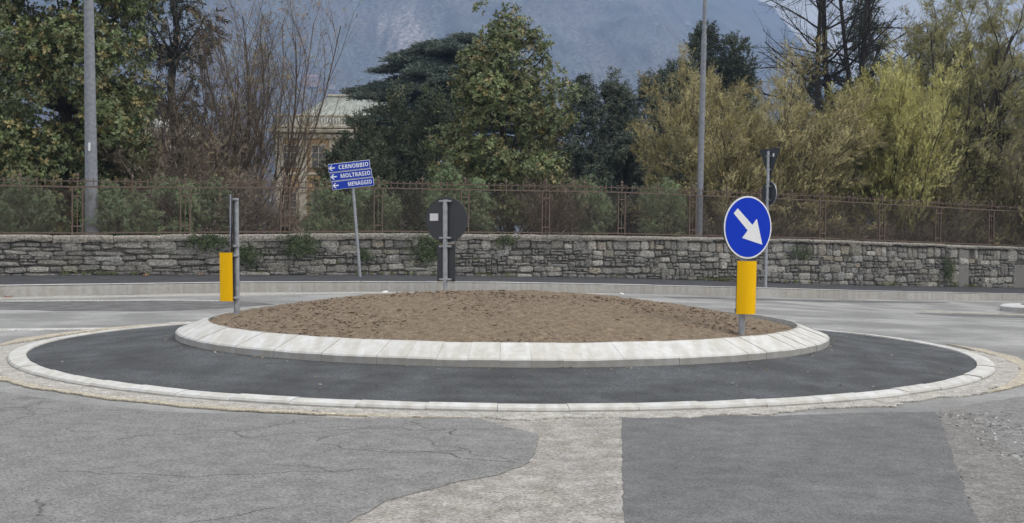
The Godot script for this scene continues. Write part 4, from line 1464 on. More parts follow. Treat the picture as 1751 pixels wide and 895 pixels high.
func plants() -> void:
	make_sprays()
	var r := RandomNumberGenerator.new()
	r.seed = 300
	var mag := Color(0.118, 0.150, 0.058)
	var tan_ := Color(0.22, 0.185, 0.075)
	# the two magnolias
	crowned("magnolia_tree", V(-12.1, 0.6, 32.4), 301, clumps_of(r, [[0.6, 2.0], [2.5, 2.65], [5.0, 2.7], [7.0, 2.5], [9.0, 1.9], [10.4, 0.5]], 170, 0.45, 0.8, 0.5), "rosette", M.glossy, 24.0, 0.70, mag, tan_, 0.22, 0.22, M.bark, 0.5, "huge glossy evergreen tree with big leaves behind the thick lamp post", "tree")
	var top := clumps_of(r, [[0.9, 2.0], [2.7, 2.45], [4.1, 2.25], [5.4, 1.75], [6.2, 1.15], [7.0, 0.75]], 130, 0.32, 0.58, 0.4)
	for q in [[-0.85, 7.45, 0.2, 0.22], [0.05, 7.35, -0.1, 0.25], [0.35, 7.0, 0.1, 0.3], [1.05, 6.35, 0.3, 0.28], [-0.5, 6.7, -0.3, 0.35], [-1.2, 5.9, 0.2, 0.3], [0.75, 6.65, 0.0, 0.26], [1.75, 4.85, 0.4, 0.4], [-0.1, 6.9, 0.4, 0.3]]:
		top.append([Vector3(q[0], q[1], q[2]), q[3], 1.1])
	crowned("magnolia_tree", V(-0.15, 0.6, 36.2), 302, top, "rosette", M.glossy, 25.0, 0.64, Color(0.140, 0.172, 0.070), tan_, 0.2, 0.16, M.bark, 0.6, "cone shaped glossy evergreen tree with loose upper shoots behind the middle of the fence", "tree")
	# dark feathery evergreens
	var yew := Color(0.078, 0.102, 0.060)
	var yew2 := Color(0.115, 0.128, 0.068)
	var spots := [[-5.75, 41.5, 3.9, 1.0, "low dark feathery evergreen just behind the blue direction panels"], [-5.3, 42.5, 5.0, 1.3, "dark feathery evergreen between the villa and the cedar foot"], [-4.0, 43.0, 5.9, 1.5, "tallest of the dark feathery evergreens below the flat topped cedar"], [-2.7, 42.0, 5.5, 1.4, "dark feathery evergreen half hidden by the cone shaped glossy tree, below the cedar"], [-4.7, 40.6, 3.6, 1.1, "short dark feathery evergreen rising behind the fence beside the direction sign post"]]
	for i in spots.size():
		var s: Array = spots[i]
		var h: float = s[2]
		var w: float = s[3]
		crowned("yew_tree", V(s[0], 0.5, s[1]), 310 + i, clumps_of(r, [[0.3, w], [h * 0.45, w * 1.08], [h * 0.75, w * 0.8], [h, w * 0.2]], 42, 0.30, 0.55, 0.5), "feather", M.needle, 9.0, 1.0, yew, yew2, 0.3, 0.12, M.bark_dark, 0.9, s[4], "tree", "dark evergreens below the cedar")
	cedar(V(-4.1, 0.4, 80.0), "broad cedar with flat blue green tiers beyond the villa garden")
	# dark trees to the east of the magnolia
	var dk := [
		[3.1, 54.0, 8.0, 1.75, 0.0, "dark bushy evergreen rising just east of the cone shaped glossy tree"],
		[4.6, 56.0, 8.5, 1.6, 0.0, "dark evergreen with a crooked side shoot against the mountain"],
		[6.5, 52.0, 8.3, 1.9, 0.0, "low round dark evergreen between the crooked one and the pine"],
		[4.8, 50.0, 5.0, 1.9, 0.0, "very dark low evergreen mass right above the round clipped shrubs"],
		[8.2, 60.0, 9.7, 1.35, 0.0, "dark pine with tufted outline west of the slim lamp post"],
		[9.6, 61.0, 11.3, 1.45, 0.0, "tallest dark pine, crossed by the slim lamp post"],
		[11.0, 60.5, 10.8, 1.3, 0.0, "dark pine beside the slim lamp post, above the golden budding tree"]]
	for i in dk.size():
		var s: Array = dk[i]
		var h: float = s[2]
		var w: float = s[3]
		var cl := clumps_of(r, [[0.3, w], [h * 0.4, w * 1.15], [h * 0.7, w * 0.95], [h * 0.9, w * 0.5], [h, 0.2]], 92, 0.36, 0.72, 0.4)
		if i == 1: cl.append_array([[Vector3(1.0, 7.3, 0), 0.4, 0.9], [Vector3(1.3, 7.8, 0), 0.28, 1.0], [Vector3(1.45, 8.2, 0), 0.18, 1.0]])
		crowned("pine_tree" if i > 3 else "evergreen_tree", V(s[0], 0.4, s[1]), 330 + i, cl, "feather" if i > 3 else "tuft", M.needle, 10.0 if i > 3 else 11.0, 1.2, Color(0.066, 0.088, 0.058), Color(0.095, 0.112, 0.07), 0.3, 0.16, M.bark_dark, 0.7, s[5], "tree", "dark evergreens in the park")
	# drooping dark conifer behind the big magnolia
	var cl := clumps_of(r, [[2.0, 1.2], [6.0, 1.7], [10.0, 1.6], [14.0, 0.8]], 90, 0.3, 0.6, 0.3)
	crowned("conifer_tree", V(-12.6, 0.4, 45.0), 345, cl, "feather", M.needle, 5.5, 1.2, Color(0.040, 0.046, 0.036), Color(0.06, 0.055, 0.04), 0.3, 0.25, M.bark_dark, -0.6, "tall dark drooping conifer between the big glossy tree and the bare tree", "tree")
	crowned("conifer_tree", V(22.0, 0.2, 76.0), 346, clumps_of(r, [[2.0, 2.0], [9.0, 2.4], [13.0, 1.6], [17.0, 0.3]], 70, 0.35, 0.7, 0.3), "feather", M.needle, 4.5, 1.5, Color(0.05, 0.065, 0.03), Color(0.07, 0.08, 0.03), 0.3, 0.25, M.bark_dark, 0.1, "sparse layered conifer against the white sky beyond the bare trunks", "tree")
	# bare tree with many upright limbs in front of the villa
	var bare := {"steps": [7, 5, 4, 3], "wiggle": [0.10, 0.16, 0.2, 0.25], "up": [0.03, 0.07, 0.06, 0.03], "taper": 0.35, "kids": [10, 7, 5], "start": [0.15, 0.15, 0.2], "angle": [0.42, 0.5, 0.6], "ratio": [0.42, 0.45, 0.5], "thin": 0.5}
	twiggy("bare_tree", V(-7.9, 0.5, 38.0), 350, 9, 0.40, 0.25, 8.2, 0.05, bare, M.bark_red, 0.2, 0.7, Color(0.30, 0.23, 0.13), Color(0.34, 0.28, 0.14), "bare many stemmed tree with brown twigs in front of the pale villa", "tree")
	twiggy("bare_tree", V(-9.6, 0.5, 41.0), 351, 8, 0.42, 0.2, 7.5, 0.045, bare, M.bark_red, 0.4, 0.7, Color(0.16, 0.11, 0.06), Color(0.2, 0.15, 0.07), "bare reddish tree between the drooping conifer and the many stemmed one", "tree")
	# bushy twigs close behind the fence
	var bush := {"steps": [5, 4, 3], "wiggle": [0.2, 0.28, 0.3], "up": [0.02, 0.03, 0.0], "taper": 0.4, "kids": [8, 6], "start": [0.1, 0.15], "angle": [0.6, 0.7], "ratio": [0.5, 0.5], "thin": 0.55}
	var brown := Color(0.165, 0.128, 0.100)
	var brown2 := Color(0.20, 0.16, 0.115)
	for s in [[-7.9, 31.6, 2.3, 1.6, "reddish brown twiggy bush below the bare tree, beside the villa view"], [-6.95, 32.9, 1.5, 1.2, "reddish twiggy bush with dry leaves in front of the villa windows"], [-8.9, 32.2, 2.9, 1.5, "dense reddish brown bush at the foot of the reddish bare tree"]]:
		twiggy("twiggy_bush", V(s[0], 0.6, s[1]), 360 + int(s[1] * 10), 16, 0.8, 0.4, s[2], 0.03, bush, M.bark_red, s[3], 0.75, brown, brown2, s[4], "bush", Vector3.ZERO, "reddish bushes by the villa view")
	twiggy("twiggy_bush", V(-9.3, 0.5, 36.5), 367, 18, 0.62, 0.4, 5.2, 0.04, {"steps": [6, 5, 4], "wiggle": [0.14, 0.22, 0.25], "up": [0.03, 0.05, 0.03], "taper": 0.4, "kids": [13, 7], "start": [0.08, 0.1], "angle": [0.6, 0.6], "ratio": [0.42, 0.45], "thin": 0.5}, M.bark_red, 0.8, 0.8, brown, Color(0.26, 0.21, 0.12), "tall brown twiggy bush between the drooping conifer and the villa view", "bush")
	twiggy("twiggy_bush", V(1.2, 0.9, 33.9), 366, 22, 0.45, 0.35, 2.0, 0.018, bush, M.bark_red, 0.5, 0.6, Color(0.14, 0.10, 0.07), brown2, "thin upright bush of pinkish brown stems behind the middle of the fence", "bush")
	# budding trees on the eastern side
	var vase := {"steps": [6, 5, 4], "wiggle": [0.10, 0.14, 0.16], "up": [0.04, 0.11, 0.10], "taper": 0.35, "kids": [13, 7], "start": [0.08, 0.1], "angle": [0.55, 0.5], "ratio": [0.40, 0.42], "thin": 0.5}
	twiggy("budding_tree", V(13.6, 0.2, 43.0), 371, 17, 0.40, 0.3, 6.4, 0.045, vase, M.bark_gold, 4.4, 0.80, Color(0.58, 0.56, 0.21), Color(0.36, 0.33, 0.14), "bright yellow green budding tree shaped like a vase, behind the eastern part of the fence", "tree")
	var fan := {"steps": [6, 5, 4], "wiggle": [0.14, 0.2, 0.22], "up": [0.02, 0.04, 0.04], "taper": 0.35, "kids": [14, 7], "start": [0.06, 0.1], "angle": [0.7, 0.6], "ratio": [0.42, 0.42], "thin": 0.5}
	twiggy("budding_tree", V(7.9, 0.3, 41.5), 372, 22, 0.66, 0.3, 6.3, 0.045, fan, M.bark_gold, 4.2, 0.80, Color(0.45, 0.40, 0.19), Color(0.25, 0.215, 0.12), "wide golden brown budding tree behind the tall dark sign backs", "tree")
	twiggy("budding_tree", V(10.6, 0.2, 44.5), 373, 18, 0.55, 0.3, 5.4, 0.04, fan, M.bark_gold, 4.0, 0.80, Color(0.37, 0.35, 0.155), Color(0.21, 0.19, 0.095), "olive brown budding tree between the golden one and the yellow green one", "tree")
	for s in [[17.0, 47.5, 8.8, 374, "tall dull green budding tree with dark limbs behind the yellow green one"], [20.6, 48.0, 9.2, 375, "tall olive budding tree at the eastern end of the park"], [18.6, 51.0, 10.5, 376, "tallest olive budding tree, behind the other two at the eastern end"]]:
		twiggy("budding_tree", V(s[0], 0.1, s[1]), s[3], 7, 0.32, 0.3, s[2], 0.15, {"steps": [7, 5, 4, 3], "wiggle": [0.08, 0.16, 0.2, 0.25], "up": [0.03, 0.02, 0.04, 0.02], "taper": 0.3, "kids": [9, 6, 5], "start": [0.15, 0.15, 0.2], "angle": [0.65, 0.65, 0.6], "ratio": [0.40, 0.45, 0.45], "thin": 0.45}, M.bark, 2.7, 0.95, Color(0.34, 0.325, 0.14), Color(0.22, 0.205, 0.10), s[4], "tree", Vector3.ZERO, "olive budding trees at the eastern end")
	for s in [[17.6, 43.5, 4.6, 381, "dark brown tangled bush east of the yellow green tree"], [19.6, 44.8, 5.2, 382, "large dark brown tangled bush at the eastern end of the fence"], [16.3, 44.5, 3.6, 383, "smaller dark tangled bush close beside the yellow green tree"]]:
		twiggy("twiggy_bush", V(s[0], 0.1, s[1]), s[3], 16, 0.85, 0.4, s[2], 0.045, fan, M.bark_dark, 2.6, 0.9, Color(0.17, 0.145, 0.085), Color(0.26, 0.235, 0.10), s[4], "bush", Vector3.ZERO, "dark tangled bushes at the eastern end")
	# bare tall trunks with spreading limbs
	var limbs := {"steps": [8, 7, 5, 4], "wiggle": [0.05, 0.16, 0.22, 0.28], "up": [0.03, 0.01, 0.02, 0.02], "taper": 0.35, "kids": [19, 10, 7], "start": [0.38, 0.15, 0.2], "angle": [1.15, 0.65, 0.6], "ratio": [0.36, 0.42, 0.4], "thin": 0.42}
	for s in [[13.5, 53.0, 390, "bare dark trunk with branches reaching over the mountain, next to the slim lamp post", -0.06], [14.2, 53.6, 391, "second bare dark trunk from the slim lamp post", 0.0], [14.45, 52.6, 392, "third bare dark trunk from the slim lamp post, in front of the sparse conifer", 0.05], [15.2, 53.8, 393, "last of the four bare dark trunks, leaning towards the yellow green tree", 0.12]]:
		twiggy("bare_trunk_tree", V(s[0], 0.2, s[1]), s[2], 1, 0.1, 0.0, 14.0, 0.22, limbs, M.bark_dark, 0.0, 1.0, brown, brown, s[3], "tree", Vector3(s[4], 0, 0), "four bare trunks against the white sky")
	# clipped shrubs and hedges just behind the fence
	var hedge := Color(0.165, 0.235, 0.115)
	var hedge2 := Color(0.20, 0.215, 0.115)
	var hs := [[-0.45, 1.3, 1.55, 0.9, 0.8, "olive shrub behind the fence at its western end"], [0.35, 1.4, 1.5, 0.95, 1.0, "dark green shrub behind the thick lamp post"], [0.95, 1.5, 1.75, 1.0, 1.0, "round green shrub between the thick lamp post and the edge on arrow sign"], [1.45, 1.7, 1.6, 0.7, 0.8, "narrow shrub behind the edge on arrow sign"], [2.65, 1.3, 1.55, 0.85, 1.0, "round clipped shrub behind the direction sign post"], [3.2, 1.7, 1.7, 0.9, 0.9, "olive shrub between the direction sign and the dark round sign back"], [4.0, 1.3, 2.05, 0.72, 1.05, "upright bright green shrub above the dark round sign back"], [4.45, 1.6, 1.8, 0.55, 1.0, "narrow green shrub beside the thin pinkish bush"], [5.85, 1.3, 1.95, 0.85, 1.1, "round clipped green shrub east of the thin pinkish bush"], [6.95, 1.3, 1.9, 0.95, 1.1, "round clipped shrub beside the slim lamp post"]]
	for i in hs.size():
		var s: Array = hs[i]
		var w: Vector2 = wall_at(s[0]) + Vector2(-0.447, 0.894) * s[1]
		var y := steps(TOP, s[0]) - 0.35
		var h: float = s[2]
		var q: float = s[3]
		crowned("shrub", V(w.x, y, w.y), 400 + i, clumps_of(r, [[0.25, q * 0.75], [h * 0.5, q], [h * 0.8, q * 0.75], [h, q * 0.3]], 34, 0.22, 0.36, 0.75), "tuft", M.leaf, 36.0, 0.46, hedge * s[4], hedge2 * s[4], 0.3, 0.05, M.bark, 0.3, s[5], "shrub", "clipped shrubs behind the fence")
	for i in 7:
		var k := 7.6 + i * 0.92
		var w := wall_at(k) + Vector2(-0.447, 0.894) * (1.5 + 0.5 * (i % 2))
		var lab: String = ["behind the blue arrow sign", "below the tall dark sign backs", "under the golden brown tree", "under the olive brown tree", "under the yellow green tree", "east of the yellow green tree", "at the eastern end of the fence"][i]
		twiggy("low_thicket", V(w.x, steps(TOP, k) - 0.4, w.y), 420 + i, 20, 0.95, 0.6, 1.15, 0.02, bush, M.bark_dark, 1.2, 0.6, Color(0.115, 0.092, 0.066), Color(0.15, 0.125, 0.075), "low dark brown thicket close behind the fence, " + lab, "thicket", Vector3.ZERO, "brown thickets behind the fence")
	# a mass of dark evergreens that closes the view at the back of the park
	var it := []
	var cols := []
	for k in 19000:
		var west := r.randf() < 0.30
		var x := r.randf_range(-22, -12.5) if west else r.randf_range(0.5, 34.0)
		var d := (r.randf_range(38.5, 41) if west else r.randf_range(63, 70) - (x - 10) * 0.15)
		var h := (3.9 + 0.6 * sin(x * 2.1)) if west else (5.6 if x < 15.0 else 9.5) + 1.2 * sin(x * 0.9) + 0.8 * sin(x * 2.3 + 1.0)
		var y := 0.3 + h * pow(r.randf(), 0.7)
		if west and x > -13.2 and y > 2.5: continue
		it.append(Transform3D(from_y(Vector3(r.randf_range(-1, 1), 1, r.randf_range(-1, 1)), r.randf() * TAU).scaled_local(Vector3.ONE * r.randf_range(1.2, 2.6)), V(x, y, d)))
		cols.append(vary(r, Color(0.045, 0.056, 0.034), 0.35))
	tag(swarm("woodland", self, sprays.tuft, M.leaf, it, cols), "dark mass of evergreen undergrowth closing the back of the park", "woodland", "", "stuff")
	ivy(r)

func ivy(r: RandomNumberGenerator) -> void:
	# [metres along the wall, height above its foot, half width, half height, leaves, label]
	var spots := [
		[2.85, 0.80, 0.42, 0.16, 130, "dark ivy hanging from the coping just west of the edge on arrow sign"],
		[3.75, 0.48, 0.38, 0.20, 110, "ivy patch on the wall just east of the edge on arrow sign"],
		[5.1, 0.72, 0.45, 0.25, 170, "ivy hanging from the coping between the edge on arrow sign and the direction sign"],
		[6.75, 0.50, 0.18, 0.18, 45, "small ivy tuft on the wall beside the direction sign post"],
		[8.45, 0.66, 0.42, 0.34, 200, "broad ivy patch west of the dark round sign back"],
		[10.75, 0.95, 0.30, 0.12, 50, "thin ivy strands under the coping behind the soil mound"],
		[20.6, 0.95, 0.40, 0.20, 70, "thin ivy strands below the coping east of the blue arrow sign"],
		[26.6, 0.55, 0.25, 0.42, 110, "green creeper beside the upright cement repair of the wall"],
		[30.9, 0.95, 0.3, 0.18, 60, "ivy at the eastern end of the stone wall"]]
	for q in spots:
		var k: float = q[0] / BAY
		var t := wall_frame(q[0], steps(FOOT, k) + q[1]).translated_local(Vector3(0, 0, 0.285))
		var o := thing("ivy", t.origin, q[5], "ivy", "ivy patches on the stone wall")
		var it := []
		var cols := []
		var st := MB.new()
		for i in 5:
			var x: float = r.randf_range(-0.7, 0.7) * q[2]
			st.tube([t.basis * Vector3(x, q[3] * 0.9, -0.01), t.basis * Vector3(x + r.randf_range(-0.1, 0.1), 0, 0.0), t.basis * Vector3(x + r.randf_range(-0.15, 0.15), -q[3], -0.01)], [0.006, 0.005, 0.003], 3)
		part("stem", st.mesh(), o, M.bark)
		for i in int(q[4] * 0.75):
			var u := Vector2(r.randfn(), r.randfn()) * 0.5
			var b := t.basis * Basis.from_euler(Vector3(r.randf_range(-0.4, 0.4), r.randf_range(-0.4, 0.4), r.randf() * TAU)).scaled(Vector3.ONE * r.randf_range(0.5, 0.85))
			it.append(Transform3D(b, t.basis * Vector3(u.x * q[2], u.y * q[3], r.randf_range(-0.03, 0.05))))
			cols.append(vary(r, Color(0.055, 0.080, 0.034) if r.randf() < 0.75 else Color(0.09, 0.11, 0.045), 0.3))
		tag(swarm("leaves", o, sprays.ivy, M.leaf, it, cols), "", "", "", "stuff")
	var it := []
	var cols := []
	for i in 420:
		var s := r.randf_range(-2.0, 31.0)
		if sin(s * 1.9) + sin(s * 0.7 + 2.0) < r.randf_range(-0.3, 1.6): continue
		var k := s / BAY
		var at := wall_frame(s, steps(FOOT, k) - 0.01) * Vector3(0, 0, 0.27 + r.randf_range(0, 0.05))
		it.append(Transform3D(Basis(Vector3.UP, r.randf() * TAU).scaled(Vector3.ONE * r.randf_range(0.5, 1.1)), at))
		cols.append(vary(r, Color(0.13, 0.15, 0.05), 0.35))
	for i in 160:
		var s := r.randf_range(-2.0, 31.0)
		var k := s / BAY
		var at := wall_frame(s, steps(FOOT, k) + r.randf_range(0.1, 0.8)) * Vector3(0, 0, 0.235)
		it.append(Transform3D(wall_frame(0, 0).basis.scaled(Vector3.ONE * r.randf_range(0.4, 0.8)), at))
		cols.append(vary(r, Color(0.10, 0.13, 0.05), 0.35))
	tag(swarm("weeds", self, sprays.grass, M.leaf, it, cols), "weeds and grass tufts along the foot and joints of the stone wall", "weeds", "", "stuff")

# ------------------------------------------------------------------ the villa, the mountain and its houses
func villa() -> void:
	var o := thing("villa", V(-12.5, 0.0, 95.0), "pale ochre villa with a grey green hipped roof, seen through the bare tree", "villa")
	var ochre := rocky(lin(0.52, 0.36, 0.19), cloudy(256, 61, 0.02, Color(0.82, 0.8, 0.78), Color(1, 1, 1)), 0.4, 0.3)
	var cream := rocky(lin(0.56, 0.52, 0.43), cloudy(256, 62, 0.02, Color(0.85, 0.83, 0.8), Color(1, 1, 1)), 0.4, 0.3)
	var zinc := rocky(lin(0.44, 0.47, 0.43), cloudy(256, 63, 0.02, Color(0.8, 0.8, 0.8), Color(1, 1, 1)), 0.3, 0.1, 0.6)
	var glass := plain(lin(0.03, 0.035, 0.04), 0.15)
	var w := 12.2
	var b := MB.new()
	b.box(Transform3D(Basis.IDENTITY, Vector3(0, 4.4, -6)), Vector3(w, 8.8, 12.0))
	part("wall", b.mesh(), o, ochre)
	var base := MB.new()
	base.box(Transform3D(Basis.IDENTITY, Vector3(0, 1.0, -6)), Vector3(w + 0.16, 2.0, 12.16))
	part("plinth", base.mesh(), o, cream)
	# pilasters
	for x in [-5.8, -3.95, -1.6, 1.6, 3.95, 5.8]:
		var m := MB.new()
		m.box(Transform3D(Basis.IDENTITY, Vector3(x, 5.4, 0.06)), Vector3(0.62, 6.8, 0.16), 0.03)
		part("pilaster", m.mesh(), o, cream)
	for q in [[8.98, 0.36, 0.25], [9.40, 0.28, 0.55], [9.75, 0.24, 0.35], [6.05, 0.22, 0.12]]:
		var m := MB.new()
		m.box(Transform3D(Basis.IDENTITY, Vector3(0, q[0], -6)), Vector3(w + q[2] * 2, q[1], 12.0 + q[2] * 2), 0.05)
		part("cornice", m.mesh(), o, cream)
	for x in [-4.95, -2.75, 0.0, 2.75, 4.95]:
		for y in [3.7, 7.45]:
			var f := MB.new()
			for q in [[0, 0.86, 1.25, 0.14], [0, -0.86, 1.35, 0.16]]:
				f.box(Transform3D(Basis.IDENTITY, Vector3(x, y + q[1], 0.06)), Vector3(q[2], q[3], 0.20), 0.02)
			for s in [-0.55, 0.55]:
				f.box(Transform3D(Basis.IDENTITY, Vector3(x + s, y, 0.055)), Vector3(0.15, 1.58, 0.16), 0.02)
			var wi := part("window", f.mesh(), o, cream)
			var g := MB.new()
			g.box(Transform3D(Basis.IDENTITY, Vector3(x, y, 0.01)), Vector3(0.96, 1.58, 0.05))
			part("pane", g.mesh(), wi, glass)
			var mu := MB.new()
			mu.box(Transform3D(Basis.IDENTITY, Vector3(x, y, 0.05)), Vector3(0.07, 1.58, 0.05))
			for s in [-0.3, 0.25]:
				mu.box(Transform3D(Basis.IDENTITY, Vector3(x, y + s, 0.052)), Vector3(0.96, 0.05, 0.04))
			part("sash", mu.mesh(), wi, cream)
	# roof parapet with balusters, then the hipped roof
	var bal := MB.new()
	for i in 54:
		var x := -w / 2 + 0.12 + i * (w - 0.24) / 53.0
		bal.tube([Vector3(x, 9.87, 0.25), Vector3(x, 10.1, 0.25), Vector3(x, 10.5, 0.25)], [0.05, 0.075, 0.045], 5)
	tag(part("balusters", bal.mesh(), o, cream), "", "", "", "stuff")
	var cp := MB.new()
	cp.box(Transform3D(Basis.IDENTITY, Vector3(0, 10.58, 0.25)), Vector3(w + 0.5, 0.16, 0.3), 0.03)
	part("parapet_rail", cp.mesh(), o, cream)
	var rf := MB.new()
	var e := w / 2 - 0.4
	var lo := 9.88
	var hi := 12.55
	var A := Vector3(-e, lo, -0.6)
	var B := Vector3(e, lo, -0.6)
	var C := Vector3(e, lo, -11.4)
	var D := Vector3(-e, lo, -11.4)
	var p := Vector3(-e + 3.2, hi, -3.6)
	var q2 := Vector3(e - 3.2, hi, -3.6)
	var r2 := Vector3(e - 3.2, hi, -8.4)
	var s2 := Vector3(-e + 3.2, hi, -8.4)
	rf.quad(A, B, q2, p)
	rf.quad(B, C, r2, q2)
	rf.quad(C, D, s2, r2)
	rf.quad(D, A, p, s2)
	rf.quad(p, q2, r2, s2)
	var roof := part("roof", rf.mesh(), o, zinc)
	var ri := MB.new()
	for i in 26:
		var f := (i + 0.5) / 26.0
		var a := A.lerp(B, f)
		var c := p.lerp(q2, f)
		ri.tube([a + Vector3(0, 0.03, 0), c + Vector3(0, 0.03, 0)], [0.045, 0.045], 4)
	part("standing_seams", ri.mesh(), roof, zinc)
	var rd := MB.new()
	rd.box(Transform3D(Basis.IDENTITY, Vector3(0, hi + 0.06, -6)), Vector3(2 * e - 6.0, 0.16, 5.2), 0.04)
	part("ridge_cap", rd.mesh(), roof, cream)
	var h2 := thing("pale_house", V(-27.0, 0.3, 92.0), "pale cream house glimpsed behind the huge glossy tree and the drooping conifer", "house")
	var hb := MB.new()
	hb.box(Transform3D(Basis.IDENTITY, Vector3(0, 4.0, 0)), Vector3(8.0, 8.0, 7.0))
	part("wall", hb.mesh(), h2, cream)
	var hr := MB.new()
	hr.quad(Vector3(-4.4, 8.0, 3.9), Vector3(4.4, 8.0, 3.9), Vector3(2.2, 9.8, 0), Vector3(-2.2, 9.8, 0))
	hr.quad(Vector3(4.4, 8.0, -3.9), Vector3(-4.4, 8.0, -3.9), Vector3(-2.2, 9.8, 0), Vector3(2.2, 9.8, 0))
	hr.tri(Vector3(4.4, 8.0, 3.9), Vector3(4.4, 8.0, -3.9), Vector3(2.2, 9.8, 0))
	hr.tri(Vector3(-4.4, 8.0, -3.9), Vector3(-4.4, 8.0, 3.9), Vector3(-2.2, 9.8, 0))
	part("roof", hr.mesh(), h2, zinc)
	for x in [-2.6, 0.0, 2.6]:
		for y in [2.2, 5.6]:
			var wm := MB.new()
			wm.box(Transform3D(Basis.IDENTITY, Vector3(x, y, 3.5)), Vector3(0.9, 1.5, 0.06))
			part("window", wm.mesh(), h2, glass)
	# low cream wall further along
	var g2 := thing("garden_wall", V(-16.5, 0.4, 44.0), "low cream garden wall glimpsed under the shrubs at the western end", "wall")
	var gm := MB.new()
	gm.box(Transform3D(Basis.IDENTITY, Vector3(0, 0.65, 0)), Vector3(8.0, 1.3, 0.4), 0.03)
	part("masonry", gm.mesh(), g2, plain(lin(0.60, 0.46, 0.24), 0.9))
	var gc := MB.new()
	gc.box(Transform3D(Basis.IDENTITY, Vector3(0, 1.36, 0)), Vector3(8.1, 0.12, 0.5), 0.03)
	part("capping", gc.mesh(), g2, cream)

func ridge(a: float) -> float:                           # how high the ridge stands, as height over distance
	return hill_noise.get_noise_2d(a * 2600.0, 40.0) * 0.012 + steps([[-1.5, 0.22], [-0.6, 0.33], [0.0, 0.31], [0.10, 0.265], [0.165, 0.222], [0.188, 0.208], [0.205, 0.193], [0.225, 0.177], [0.25, 0.158], [0.28, 0.135], [0.33, 0.10], [0.42, 0.07], [0.7, 0.09], [1.5, 0.16]], a)

const FAR := 2.5                                          # the slope below is laid out small and set 2.5 times as far
var hill_noise: FastNoiseLite
func slope_y(a: float, d: float) -> float:
	var f := clampf((d - 520.0) / 1080.0, 0.0, 1.0)
	var g := hill_noise.get_noise_2d(a * 900.0, d * 0.35) * 26.0 + hill_noise.get_noise_2d(a * 3000.0 + 90.0, d) * 8.0
	return ridge(a) * 1600.0 * pow(f, 0.9) * (1.0 if d < 1600.0 else 1.0) + g * smoothstep(0.0, 0.25, f) * (1.0 - 0.55 * smoothstep(0.8, 1.0, f)) - 3.0

